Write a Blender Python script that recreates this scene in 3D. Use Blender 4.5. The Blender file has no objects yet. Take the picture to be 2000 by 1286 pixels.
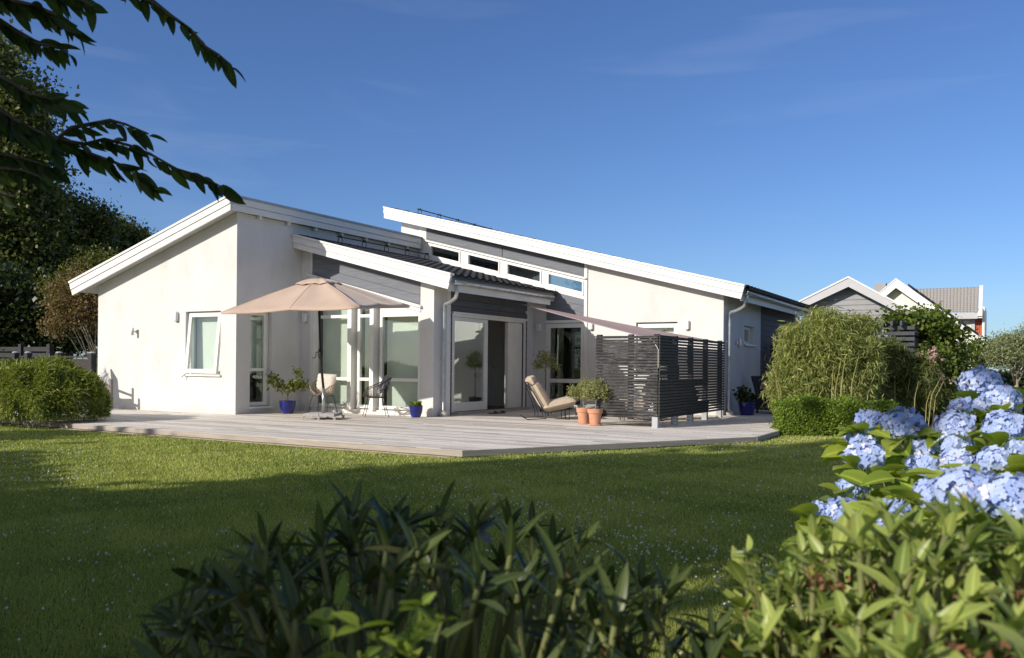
import bpy, bmesh, math, random
import numpy as np
from mathutils import Vector, Matrix
from mathutils.geometry import tessellate_polygon
random.seed(7); RNG = np.random.default_rng(7)
R = math.radians
scn = bpy.context.scene
COL = scn.collection

# ------------------------------------------------------------------ camera, sky, sun, exposure
YAW, ROLL, HC = R(29.87), R(0.5415), 1.13
FPX, CXP, CYP = 1688.6, 1000.0, 714.7
_f = Vector((-math.sin(YAW), math.cos(YAW), 0)); _r0 = Vector((math.cos(YAW), math.sin(YAW), 0)); _u0 = Vector((0, 0, 1))
_c, _s = math.cos(ROLL), math.sin(ROLL)
_r = _c*_r0 + _s*_u0
_u = -_s*_r0 + _c*_u0
CAM = Vector((0, 0, HC))
cd = bpy.data.cameras.new("camera"); cam = bpy.data.objects.new("camera", cd); COL.objects.link(cam)
cam.matrix_world = Matrix(((_r.x, _u.x, -_f.x, 0), (_r.y, _u.y, -_f.y, 0), (_r.z, _u.z, -_f.z, HC), (0, 0, 0, 1)))
cd.sensor_width = 36; cd.lens = FPX/2000*36; cd.shift_y = (CYP-643)/2000
cd.clip_start = 0.05; cd.clip_end = 3000
cd.dof.use_dof = True; cd.dof.focus_distance = 17.0; cd.dof.aperture_fstop = 6.3
scn.camera = cam

SUN_EL = R(24.9); SUN_AZ = math.atan2(1.0, 0.447)         # light travels towards this azimuth
ld = Vector((math.cos(SUN_AZ)*math.cos(SUN_EL), math.sin(SUN_AZ)*math.cos(SUN_EL), -math.sin(SUN_EL)))
sd = bpy.data.lights.new("sun", 'SUN'); sun = bpy.data.objects.new("sun", sd); COL.objects.link(sun)
sun.rotation_euler = ld.to_track_quat('-Z', 'Y').to_euler()
sd.energy = 4.0; sd.angle = R(0.55); sd.color = (1.0, 0.925, 0.825)
w = bpy.data.worlds.new("World"); scn.world = w; w.use_nodes = True
nt = w.node_tree; nt.nodes.clear()
def N(t, typ, **kw):
    n = t.nodes.new(typ)
    for k, v in kw.items(): setattr(n, k, v)
    return n
sky = N(nt, 'ShaderNodeTexSky', sky_type='NISHITA', sun_disc=False)
sky.sun_elevation = SUN_EL; sky.sun_rotation = math.atan2(-ld.x, -ld.y)
sky.air_density = 1.0; sky.dust_density = 0.3; sky.ozone_density = 2.2; sky.altitude = 10
bg = N(nt, 'ShaderNodeBackground'); bg.inputs[1].default_value = 0.115
wo = N(nt, 'ShaderNodeOutputWorld')
tc = N(nt, 'ShaderNodeTexCoord'); mp = N(nt, 'ShaderNodeMapping'); mp.inputs['Scale'].default_value = (1.2, 1.2, 9)
nz = N(nt, 'ShaderNodeTexNoise'); nz.inputs['Scale'].default_value = 2.3; nz.inputs['Detail'].default_value = 7; nz.inputs['Distortion'].default_value = 0.8
rp = N(nt, 'ShaderNodeValToRGB'); rp.color_ramp.elements[0].position = 0.56; rp.color_ramp.elements[1].position = 0.86
rp.color_ramp.elements[1].color = (0.085, 0.085, 0.085, 1)
mx = N(nt, 'ShaderNodeMixRGB'); mx.inputs[2].default_value = (6.4, 6.7, 7.4, 1)
nt.links.new(tc.outputs['Generated'], mp.inputs[0]); nt.links.new(mp.outputs[0], nz.inputs[0]); nt.links.new(nz.outputs[0], rp.inputs[0])
tint = N(nt, 'ShaderNodeMixRGB', blend_type='MULTIPLY'); tint.inputs[0].default_value = 1; tint.inputs[2].default_value = (.45, .59, .86, 1)
nt.links.new(sky.outputs[0], tint.inputs[1]); nt.links.new(rp.outputs[0], mx.inputs[0]); nt.links.new(tint.outputs[0], mx.inputs[1])
# added bright haze behind the viewer, round the sun, to lift shaded walls
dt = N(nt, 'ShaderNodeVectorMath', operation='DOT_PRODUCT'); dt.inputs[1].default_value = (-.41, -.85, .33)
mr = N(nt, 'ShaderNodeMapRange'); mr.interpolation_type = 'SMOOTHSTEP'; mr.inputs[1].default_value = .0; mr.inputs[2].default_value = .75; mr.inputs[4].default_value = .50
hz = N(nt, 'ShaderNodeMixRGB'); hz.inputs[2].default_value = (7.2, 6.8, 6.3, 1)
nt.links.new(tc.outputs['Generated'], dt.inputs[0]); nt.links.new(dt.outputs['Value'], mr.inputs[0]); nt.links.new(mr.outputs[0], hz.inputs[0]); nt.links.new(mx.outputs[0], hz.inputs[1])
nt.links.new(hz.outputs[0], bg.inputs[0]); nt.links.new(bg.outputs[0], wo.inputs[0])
scn.view_settings.view_transform = 'Standard'; scn.view_settings.look = 'None'
scn.view_settings.exposure = 0.3; scn.view_settings.gamma = 1.0

# ------------------------------------------------------------------ helpers
def ray(px, py):
    return _r*((px-CXP)/FPX) - _u*((py-CYP)/FPX) + _f
def at(px, py, d): return CAM + ray(px, py)*d
def on(ax, val, px, py):
    d = ray(px, py); return CAM + d*((val-CAM[ax])/d[ax])
def rf(r, f, z): return Vector((r*_r0.x+f*_f.x, r*_r0.y+f*_f.y, z))      # right/forward of the camera's foot

def tag(o, label=None, cat=None, group=None, kind=None):
    if label: o['label'] = label
    if cat: o['category'] = cat
    if group: o['group'] = group
    if kind: o['kind'] = kind
    return o
def thing(name, label, cat, loc=(0, 0, 0), rz=0, group=None):
    o = bpy.data.objects.new(name, None); COL.objects.link(o); o.empty_display_size = 0.3
    o.location = loc; o.rotation_euler = (0, 0, rz)
    return tag(o, label, cat, group)
def adopt(o, parent, local):
    if parent is None: return
    o.parent = parent
    if not local:
        m = Matrix.Translation(parent.location) @ parent.rotation_euler.to_matrix().to_4x4()
        o.matrix_parent_inverse = m.inverted()
def copy_tree(o, parent=None):
    c = o.copy(); COL.objects.link(c); c.parent = parent
    if parent is not None: c.matrix_parent_inverse = o.matrix_parent_inverse.copy()
    for ch in list(o.children): copy_tree(ch, c)
    return c

class MB:
    def __init__(s): s.v = []; s.f = []; s.sm = False
    def add(s, vs, fs):
        b = len(s.v); s.v += [tuple(p) for p in vs]; s.f += [tuple(i+b for i in f) for f in fs]; return s
    def box(s, x0, x1, y0, y1, z0, z1):
        return s.add([(x0,y0,z0),(x1,y0,z0),(x1,y1,z0),(x0,y1,z0),(x0,y0,z1),(x1,y0,z1),(x1,y1,z1),(x0,y1,z1)],
                     [(0,3,2,1),(4,5,6,7),(0,1,5,4),(1,2,6,5),(2,3,7,6),(3,0,4,7)])
    def obox(s, c, ax, ay, az, hx, hy, hz):
        c = Vector(c); P = []
        for sx, sy, sz in ((-1,-1,-1),(1,-1,-1),(1,1,-1),(-1,1,-1),(-1,-1,1),(1,-1,1),(1,1,1),(-1,1,1)):
            P.append(c+Vector(ax)*hx*sx+Vector(ay)*hy*sy+Vector(az)*hz*sz)
        return s.add(P, [(0,3,2,1),(4,5,6,7),(0,1,5,4),(1,2,6,5),(2,3,7,6),(3,0,4,7)])
    def prism(s, loops, axis, d0, d1):
        """2-D outline with holes extruded along an axis: 'y' maps (u,v)->(u,d,v), 'x' (u,v)->(d,u,v), 'z' (u,v)->(u,v,d)"""
        if not isinstance(loops[0][0], (tuple, list)): loops = [loops]
        def m(p, d):
            return (p[0], d, p[1]) if axis == 'y' else (d, p[0], p[1]) if axis == 'x' else (p[0], p[1], d)
        flat = [p for l in loops for p in l]; n = len(flat)
        tris = tessellate_polygon([[Vector((p[0], p[1], 0)) for p in l] for l in loops])
        vs = [m(p, d0) for p in flat]+[m(p, d1) for p in flat]
        fs = [tuple(t) for t in tris]+[tuple(i+n for i in reversed(t)) for t in tris]
        b = 0
        for l in loops:
            k = len(l)
            for i in range(k):
                j = (i+1) % k; fs.append((b+i, b+j, b+j+n, b+i+n))
            b += k
        return s.add(vs, fs)
    def tube(s, pts, r, n=8, cap=True):
        pts = [Vector(p) for p in pts]; k = len(pts)
        rr = r if isinstance(r, (list, tuple)) else [r]*k
        prev = None; b = len(s.v); V = []; F = []
        for i, p in enumerate(pts):
            t = (pts[min(i+1, k-1)]-pts[max(i-1, 0)]).normalized()
            if prev is None:
                a = t.orthogonal().normalized()
            else:
                a = (prev-t*prev.dot(t)); a = a.normalized() if a.length > 1e-6 else t.orthogonal().normalized()
            prev = a; c = t.cross(a)
            for q in range(n):
                th = 2*math.pi*q/n; V.append(p+(a*math.cos(th)+c*math.sin(th))*rr[i])
        for i in range(k-1):
            for q in range(n):
                F.append((i*n+q, i*n+(q+1) % n, (i+1)*n+(q+1) % n, (i+1)*n+q))
        if cap: F.append(tuple(range(n-1, -1, -1))); F.append(tuple((k-1)*n+q for q in range(n)))
        return s.add(V, F)
    def lathe(s, prof, c=(0, 0, 0), n=28):
        V = []; F = []; k = len(prof)
        for r_, z in prof:
            for q in range(n):
                th = 2*math.pi*q/n; V.append((c[0]+r_*math.cos(th), c[1]+r_*math.sin(th), c[2]+z))
        for i in range(k-1):
            for q in range(n):
                F.append((i*n+q, i*n+(q+1) % n, (i+1)*n+(q+1) % n, (i+1)*n+q))
        F.append(tuple(range(n-1, -1, -1))); F.append(tuple((k-1)*n+q for q in range(n)))
        return s.add(V, F)
    def grid(s, P):
        """P: list of rows of points"""
        h = len(P); w_ = len(P[0]); V = [p for row in P for p in row]
        return s.add(V, [(i*w_+j, i*w_+j+1, (i+1)*w_+j+1, (i+1)*w_+j) for i in range(h-1) for j in range(w_-1)])
    def build(s, name, mat, parent=None, local=False, smooth=False, bevel=0, solid=0, sub=0, **tg):
        me = bpy.data.meshes.new(name); me.from_pydata(s.v, [], s.f); me.update()
        bm = bmesh.new(); bm.from_mesh(me); bmesh.ops.recalc_face_normals(bm, faces=bm.faces); bm.to_mesh(me); bm.free()
        if mat: me.materials.append(mat)
        if smooth:
            for p in me.polygons: p.use_smooth = True
        o = bpy.data.objects.new(name, me); COL.objects.link(o)
        if solid:
            md = o.modifiers.new('s', 'SOLIDIFY'); md.thickness = solid; md.offset = 0
        if bevel:
            md = o.modifiers.new('b', 'BEVEL'); md.width = bevel; md.segments = 2; md.limit_method = 'ANGLE'
        if sub:
            md = o.modifiers.new('u', 'SUBSURF'); md.levels = sub; md.render_levels = sub
        adopt(o, parent, local); return tag(o, **tg)

def bulk(name, V, F, mat, parent=None, local=False, rnd=None, smooth=False, **tg):
    """V (n,k,3) vertices of n copies; F (m,c) one copy's faces; rnd (n,) a random value per copy"""
    n, k, _ = V.shape; F = np.asarray(F); m, c = F.shape
    me = bpy.data.meshes.new(name); me.vertices.add(n*k); me.vertices.foreach_set('co', V.reshape(-1).astype(np.float32))
    idx = (F[None]+(np.arange(n)*k)[:, None, None]).reshape(-1).astype(np.int32)
    me.loops.add(len(idx)); me.loops.foreach_set('vertex_index', idx)
    me.polygons.add(n*m); me.polygons.foreach_set('loop_start', np.arange(0, len(idx), c, dtype=np.int32))
    me.update(calc_edges=True)
    if smooth: me.polygons.foreach_set('use_smooth', np.ones(n*m, dtype=bool))
    if rnd is None: rnd = RNG.random(n)
    a = me.attributes.new('v', 'FLOAT', 'POINT'); a.data.foreach_set('value', np.repeat(rnd, k).astype(np.float32))
    if k % 3 == 0 and k >= 15:
        a = me.attributes.new('m', 'FLOAT', 'POINT'); a.data.foreach_set('value', np.tile(np.array([0, 1, 0], np.float32), n*k//3))
    me.materials.append(mat); me.validate()
    o = bpy.data.objects.new(name, me); COL.objects.link(o); adopt(o, parent, local)
    return tag(o, **tg)
def unit(a): return a/np.maximum(np.linalg.norm(a, axis=-1, keepdims=True), 1e-9)
def place(T, P, D, U, S, W=None):
    """template T (k,3): x=width, y=length, z=normal; placed at P with length dir D, normal hint U, scale S"""
    D = unit(D); X = unit(np.cross(D, U)); Z = np.cross(X, D)
    S = np.broadcast_to(S, (len(P),)); W = S if W is None else W
    return P[:, None, :]+T[None, :, 0, None]*X[:, None]*W[:, None, None]+T[None, :, 1, None]*D[:, None]*S[:, None, None]+T[None, :, 2, None]*Z[:, None]*S[:, None, None]
RH = np.array([(0,0,0),(.32,.45,.05),(0,1,-.05),(-.32,.45,.05)], float); RHF = [(0,1,2,3)]
TRI = np.array([(-.5,0,0),(.5,0,0),(0,1,0)], float); TRIF = [(0,1,2)]
def leaf_tpl(width=.3, droop=.25, fold=.08, n=5, tipp=1.0):
    v = []; f = []
    for i in range(n+1):
        t = i/n; wd = width*.5*math.sin(math.pi*min(1, t**(.85*tipp)))**.68 if 0 < i < n else .004
        z = -droop*t*t
        v += [(-wd, t, z+fold*wd*4), (0, t, z), (wd, t, z+fold*wd*4)]
    for i in range(n):
        for j in (0, 1):
            a = i*3+j; f.append((a, a+1, a+4, a+3))
    return np.array(v, float), f

# ------------------------------------------------------------------ materials
def newmat(name):
    m = bpy.data.materials.new(name); m.use_nodes = True; t = m.node_tree; t.nodes.clear()
    return m, t, t.nodes.new('ShaderNodeOutputMaterial')
def pbr(name, col, rough=.6, col2=None, scale=8, bump=0, bscale=60, metal=0, spec=.4, stretch=None, detail=5, contrast=(.35, .7), coord='Object', sheen=0, coat=0):
    m, t, out = newmat(name); b = N(t, 'ShaderNodeBsdfPrincipled')
    b.inputs['Roughness'].default_value = rough; b.inputs['Metallic'].default_value = metal
    b.inputs['Specular IOR Level'].default_value = spec; b.inputs['Base Color'].default_value = (*col, 1)
    if sheen: b.inputs['Sheen Weight'].default_value = sheen
    if coat: b.inputs['Coat Weight'].default_value = coat
    tcn = N(t, 'ShaderNodeTexCoord'); mpn = N(t, 'ShaderNodeMapping')
    if stretch: mpn.inputs['Scale'].default_value = stretch
    t.links.new(tcn.outputs[coord], mpn.inputs[0])
    if col2:
        n1 = N(t, 'ShaderNodeTexNoise'); n1.inputs['Scale'].default_value = scale; n1.inputs['Detail'].default_value = detail
        r1 = N(t, 'ShaderNodeValToRGB'); e = r1.color_ramp.elements
        e[0].position, e[1].position = contrast; e[0].color = (*col, 1); e[1].color = (*col2, 1)
        t.links.new(mpn.outputs[0], n1.inputs[0]); t.links.new(n1.outputs[0], r1.inputs[0]); t.links.new(r1.outputs[0], b.inputs['Base Color'])
    if bump:
        n2 = N(t, 'ShaderNodeTexNoise'); n2.inputs['Scale'].default_value = bscale; n2.inputs['Detail'].default_value = 4
        bp = N(t, 'ShaderNodeBump'); bp.inputs['Strength'].default_value = bump; bp.inputs['Distance'].default_value = .01
        t.links.new(mpn.outputs[0], n2.inputs[0]); t.links.new(n2.outputs[0], bp.inputs['Height']); t.links.new(bp.outputs[0], b.inputs['Normal'])
    t.links.new(b.outputs[0], out.inputs[0]); return m
def leafmat(name, c1, c2, c3=None, rough=.5, trans=.35, spec=.35, tcol=None):
    """per-leaf colour from the attribute v"""
    m, t, out = newmat(name); b = N(t, 'ShaderNodeBsdfPrincipled'); b.inputs['Roughness'].default_value = rough
    b.inputs['Specular IOR Level'].default_value = spec
    a = N(t, 'ShaderNodeAttribute', attribute_name='v'); am = N(t, 'ShaderNodeAttribute', attribute_name='m'); pw = N(t, 'ShaderNodeMath', operation='POWER'); pw.inputs[1].default_value = 9; rb = N(t, 'ShaderNodeMixRGB'); rb.inputs[2].default_value = (*[min(1, q*1.6+.02) for q in c2], 1); pm = N(t, 'ShaderNodeMath', operation='MULTIPLY'); pm.inputs[1].default_value = .75; r1 = N(t, 'ShaderNodeValToRGB'); e = r1.color_ramp.elements
    e[0].color = (*c1, 1); e[1].color = (*c2, 1)
    if c3: q = r1.color_ramp.elements.new(.93); q.color = (*c2, 1); r1.color_ramp.elements[-1].color = (*c3, 1)
    tr = N(t, 'ShaderNodeBsdfTranslucent'); mxs = N(t, 'ShaderNodeMixShader'); mxs.inputs[0].default_value = trans
    mul = N(t, 'ShaderNodeMixRGB', blend_type='MULTIPLY'); mul.inputs[0].default_value = 1; mul.inputs[2].default_value = (*(tcol or (1.6, 1.7, .8)), 1)
    t.links.new(a.outputs['Fac'], r1.inputs[0]); t.links.new(am.outputs['Fac'], pw.inputs[0]); t.links.new(pw.outputs[0], pm.inputs[0]); t.links.new(pm.outputs[0], rb.inputs[0]); t.links.new(r1.outputs[0], rb.inputs[1]); t.links.new(rb.outputs[0], b.inputs['Base Color'])
    t.links.new(r1.outputs[0], mul.inputs[1]); t.links.new(mul.outputs[0], tr.inputs[0])
    t.links.new(b.outputs[0], mxs.inputs[1]); t.links.new(tr.outputs[0], mxs.inputs[2]); t.links.new(mxs.outputs[0], out.inputs[0])
    return m
def glassmat(name, tint, boost=1.7):
    m, t, out = newmat(name); tr = N(t, 'ShaderNodeBsdfTransparent'); tr.inputs[0].default_value = (*tint, 1)
    gl = N(t, 'ShaderNodeBsdfGlossy'); gl.inputs['Roughness'].default_value = .0; gl.inputs[0].default_value = (.95, 1, .98, 1)
    fr = N(t, 'ShaderNodeFresnel'); fr.inputs[0].default_value = 1.5
    mu = N(t, 'ShaderNodeMath', operation='MULTIPLY'); mu.inputs[1].default_value = boost; mu.use_clamp = True
    n2 = N(t, 'ShaderNodeTexNoise'); n2.inputs['Scale'].default_value = 1.2; bp = N(t, 'ShaderNodeBump'); bp.inputs['Strength'].default_value = .03; bp.inputs['Distance'].default_value = .05
    t.links.new(n2.outputs[0], bp.inputs['Height']); t.links.new(bp.outputs[0], gl.inputs['Normal'])
    mxs = N(t, 'ShaderNodeMixShader'); t.links.new(fr.outputs[0], mu.inputs[0]); t.links.new(mu.outputs[0], mxs.inputs[0])
    ge = N(t, 'ShaderNodeNewGeometry'); io = N(t, 'ShaderNodeMapRange'); io.inputs[3].default_value = 1.5; io.inputs[4].default_value = 1/1.5
    t.links.new(ge.outputs['Backfacing'], io.inputs[0]); t.links.new(io.outputs[0], fr.inputs[0])
    t.links.new(tr.outputs[0], mxs.inputs[1]); t.links.new(gl.outputs[0], mxs.inputs[2]); t.links.new(mxs.outputs[0], out.inputs[0]); return m
M = {}
def stucco():
    m, t, out = newmat('stucco'); b = N(t, 'ShaderNodeBsdfPrincipled'); b.inputs['Roughness'].default_value = .9; b.inputs['Specular IOR Level'].default_value = .15
    tcn = N(t, 'ShaderNodeTexCoord')
    n1 = N(t, 'ShaderNodeTexNoise'); n1.inputs['Scale'].default_value = .9; n1.inputs['Detail'].default_value = 8; n1.inputs['Roughness'].default_value = .65
    r1 = N(t, 'ShaderNodeValToRGB'); e = r1.color_ramp.elements; e[0].position = .30; e[1].position = .62
    e[0].color = (.63, .62, .60, 1); e[1].color = (.69, .68, .66, 1)
    mpn = N(t, 'ShaderNodeMapping'); mpn.inputs['Scale'].default_value = (2.2, 2.2, 1.1)
    n3 = N(t, 'ShaderNodeTexNoise'); n3.inputs['Scale'].default_value = 1.0; n3.inputs['Detail'].default_value = 6
    r3 = N(t, 'ShaderNodeValToRGB'); r3.color_ramp.elements[0].position = .30; r3.color_ramp.elements[0].color = (.925, .92, .905, 1); r3.color_ramp.elements[1].position = .5; r3.color_ramp.elements[1].color = (1, 1, 1, 1)
    mu = N(t, 'ShaderNodeMixRGB', blend_type='MULTIPLY'); mu.inputs[0].default_value = 1
    n2 = N(t, 'ShaderNodeTexNoise'); n2.inputs['Scale'].default_value = 28; n2.inputs['Detail'].default_value = 8
    bp = N(t, 'ShaderNodeBump'); bp.inputs['Strength'].default_value = .55; bp.inputs['Distance'].default_value = .012
    L = t.links.new
    L(tcn.outputs['Object'], n1.inputs[0]); L(n1.outputs[0], r1.inputs[0]); L(tcn.outputs['Object'], mpn.inputs[0]); L(mpn.outputs[0], n3.inputs[0]); L(n3.outputs[0], r3.inputs[0])
    L(r1.outputs[0], mu.inputs[1]); L(r3.outputs[0], mu.inputs[2])
    sx = N(t, 'ShaderNodeSeparateXYZ'); L(tcn.outputs['Object'], sx.inputs[0])
    nd = N(t, 'ShaderNodeTexNoise'); nd.inputs['Scale'].default_value = 3.5; nd.inputs['Detail'].default_value = 7; L(tcn.outputs['Object'], nd.inputs[0])
    ad = N(t, 'ShaderNodeMath', operation='MULTIPLY_ADD'); ad.inputs[1].default_value = .75; L(nd.outputs[0], ad.inputs[0]); 
    ng = N(t, 'ShaderNodeMath', operation='MULTIPLY'); ng.inputs[1].default_value = -1.0; L(sx.outputs['Z'], ng.inputs[0]); L(ng.outputs[0], ad.inputs[2])
    dm = N(t, 'ShaderNodeMapRange'); dm.inputs[1].default_value = .22; dm.inputs[2].default_value = .42; dm.inputs[4].default_value = .30; L(ad.outputs[0], dm.inputs[0])
    md = N(t, 'ShaderNodeMixRGB'); md.inputs[2].default_value = (.40, .37, .32, 1); L(dm.outputs[0], md.inputs[0]); L(mu.outputs[0], md.inputs[1]); L(md.outputs[0], b.inputs['Base Color'])
    L(tcn.outputs['Object'], n2.inputs[0]); L(n2.outputs[0], bp.inputs['Height']); L(bp.outputs[0], b.inputs['Normal']); L(b.outputs[0], out.inputs[0]); return m
M['stucco'] = stucco()
M['white'] = pbr('white_paint', (.80, .79, .75), .45, (.74, .73, .69), 3, .15, 30)
M['white_board'] = pbr('white_board', (.80, .79, .76), .55, (.72, .71, .68), 4, .3, 40, stretch=(.25, .25, 3))
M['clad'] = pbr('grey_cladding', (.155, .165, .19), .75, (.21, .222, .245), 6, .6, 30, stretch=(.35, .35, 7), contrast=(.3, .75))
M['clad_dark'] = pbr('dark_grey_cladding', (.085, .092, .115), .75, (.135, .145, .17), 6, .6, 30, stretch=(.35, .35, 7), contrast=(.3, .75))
M['tile'] = pbr('roof_tile', (.028, .028, .030), .75, (.055, .055, .058), 9, .4, 50)
M['metal'] = pbr('galvanised_metal', (.62, .64, .66), .38, (.5, .52, .54), 6, metal=.75)
M['lampsteel'] = pbr('brushed_steel', (.62, .61, .60), .35, metal=.7)
M['blackmetal'] = pbr('black_metal', (.02, .02, .022), .45)
M['sheet'] = pbr('grey_roof_sheet', (.33, .35, .38), .5, (.42, .44, .46), 3)
M['glass'] = glassmat('window_glass', (.93, .965, .945), 1.5)
M['glass_coated'] = glassmat('coated_glass', (.80, .86, .83), 4.2)
M['glass_dark'] = glassmat('dark_glass', (.72, .76, .74), 1.9)
M['blind'] = pbr('blind_fabric', (.76, .77, .70), .8, (.70, .715, .65), 3)
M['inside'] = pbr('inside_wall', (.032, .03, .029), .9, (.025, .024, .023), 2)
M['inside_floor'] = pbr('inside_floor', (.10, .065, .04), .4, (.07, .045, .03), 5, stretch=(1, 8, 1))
M['soffit'] = pbr('soffit_board', (.55, .55, .53), .7, (.48, .48, .47), 5, stretch=(.5, 6, 1))
M['beige_canvas'] = pbr('umbrella_canvas', (.52, .39, .30), .85, (.47, .35, .27), 3, .5, 7, sheen=.2)
M['rose_canvas'] = pbr('sail_canvas', (.42, .31, .30), .85, (.37, .27, .26), 3, .3, 12)
M['blue_glaze'] = pbr('blue_glaze', (.006, .010, .13), .16, (.010, .020, .20), 5, spec=.5, coat=.3)
M['terracotta'] = pbr('terracotta', (.52, .24, .14), .8, (.60, .32, .21), 9, .3, 60)
M['soil'] = pbr('soil', (.045, .032, .022), .95, (.07, .05, .035), 20, .6, 60)
M['greypot'] = pbr('pale_pot', (.42, .44, .45), .6, (.36, .38, .39), 6)
M['cushion'] = pbr('linen_cushion', (.50, .41, .31), .95, (.44, .355, .265), 20, .5, 140, sheen=.3)
M['greycloth'] = pbr('grey_cushion', (.30, .30, .32), .95, (.25, .25, .27), 20, .5, 140)
M['creamcloth'] = pbr('cream_throw', (.74, .69, .60), .95, (.58, .53, .45), 45, .9, 60)
M['rattan'] = pbr('pale_rattan', (.34, .26, .17), .7, (.24, .18, .12), 30, .5, 90)
M['darkrattan'] = pbr('dark_rattan', (.055, .042, .034), .6, (.09, .07, .055), 30, .4, 90)
M['concrete'] = pbr('concrete', (.46, .45, .43), .9, (.34, .33, .32), 22, .7, 50)
M['steel'] = pbr('steel_tube', (.55, .55, .55), .3, metal=.9)
M['bark'] = pbr('bark', (.09, .07, .05), .9, (.14, .115, .085), 12, .9, 30, stretch=(1, 1, .25))
M['palebark'] = pbr('pale_bark', (.30, .26, .20), .9, (.20, .17, .13), 12, .9, 30, stretch=(1, 1, .25))
M['cane'] = pbr('bamboo_cane', (.42, .36, .15), .6, (.30, .30, .12), 8, stretch=(1, 1, 3))
M['fence'] = pbr('black_fence', (.022, .022, .025), .7, (.045, .045, .05), 8, .5, 40, stretch=(.5, .5, 6))
M['oldwood'] = pbr('weathered_wood', (.22, .20, .18), .85, (.15, .13, .115), 6, .6, 40, stretch=(.5, .5, 8))
M['garagegrey'] = pbr('grey_siding', (.33, .335, .345), .7, (.30, .305, .315), 5)
M['greytrim'] = pbr('grey_trim', (.50, .50, .51), .6, (.46, .46, .47), 5)
M['cream'] = pbr('cream_wall', (.78, .76, .69), .85, (.73, .71, .64), 3)
M['palegreytile'] = pbr('pale_grey_tile', (.36, .34, .31), .8, (.28, .265, .245), 18, .3, 40)
M['redtile'] = pbr('red_tile', (.50, .12, .06), .75, (.40, .09, .05), 14)
M['pergola'] = pbr('pergola_wood', (.05, .052, .06), .75, (.085, .088, .10), 6, .4, 40, stretch=(.5, 6, .5))
M['solar'] = pbr('solar_panel', (.012, .014, .022), .2, spec=.6)

# charred, weathered screen boards: pale grain showing through black
def charred():
    m, t, out = newmat('charred_boards'); b = N(t, 'ShaderNodeBsdfPrincipled'); b.inputs['Roughness'].default_value = .6
    tcn = N(t, 'ShaderNodeTexCoord'); mpn = N(t, 'ShaderNodeMapping'); mpn.inputs['Scale'].default_value = (3.2, 3.2, 60)
    n1 = N(t, 'ShaderNodeTexNoise'); n1.inputs['Scale'].default_value = 1.6; n1.inputs['Detail'].default_value = 9; n1.inputs['Roughness'].default_value = .75
    r1 = N(t, 'ShaderNodeValToRGB'); e = r1.color_ramp.elements; e[0].position = .50; e[1].position = .66
    e[0].color = (.008, .008, .010, 1); e[1].color = (.30, .295, .29, 1)
    n2 = N(t, 'ShaderNodeTexNoise'); n2.inputs['Scale'].default_value = 2.2; n2.inputs['Detail'].default_value = 3
    r2 = N(t, 'ShaderNodeValToRGB'); r2.color_ramp.elements[0].position = .35; r2.color_ramp.elements[1].position = .6; r2.color_ramp.elements[0].color = (.10, .10, .10, 1)
    mu = N(t, 'ShaderNodeMixRGB', blend_type='MULTIPLY'); mu.inputs[0].default_value = 1
    bp = N(t, 'ShaderNodeBump'); bp.inputs['Strength'].default_value = .6; bp.inputs['Distance'].default_value = .008
    L = t.links.new
    L(tcn.outputs['Object'], mpn.inputs[0]); L(mpn.outputs[0], n1.inputs[0]); L(n1.outputs[0], r1.inputs[0]); L(tcn.outputs['Object'], n2.inputs[0]); L(n2.outputs[0], r2.inputs[0])
    L(r1.outputs[0], mu.inputs[1]); L(r2.outputs[0], mu.inputs[2]); L(mu.outputs[0], b.inputs['Base Color']); L(n1.outputs[0], bp.inputs['Height']); L(bp.outputs[0], b.inputs['Normal'])
    L(b.outputs[0], out.inputs[0]); return m
M['charred'] = charred()
M['screenside'] = pbr('screen_side_boards', (.035, .033, .030), .6, (.075, .07, .062), 8, .5, 40, stretch=(.5, .5, 8))

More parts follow.
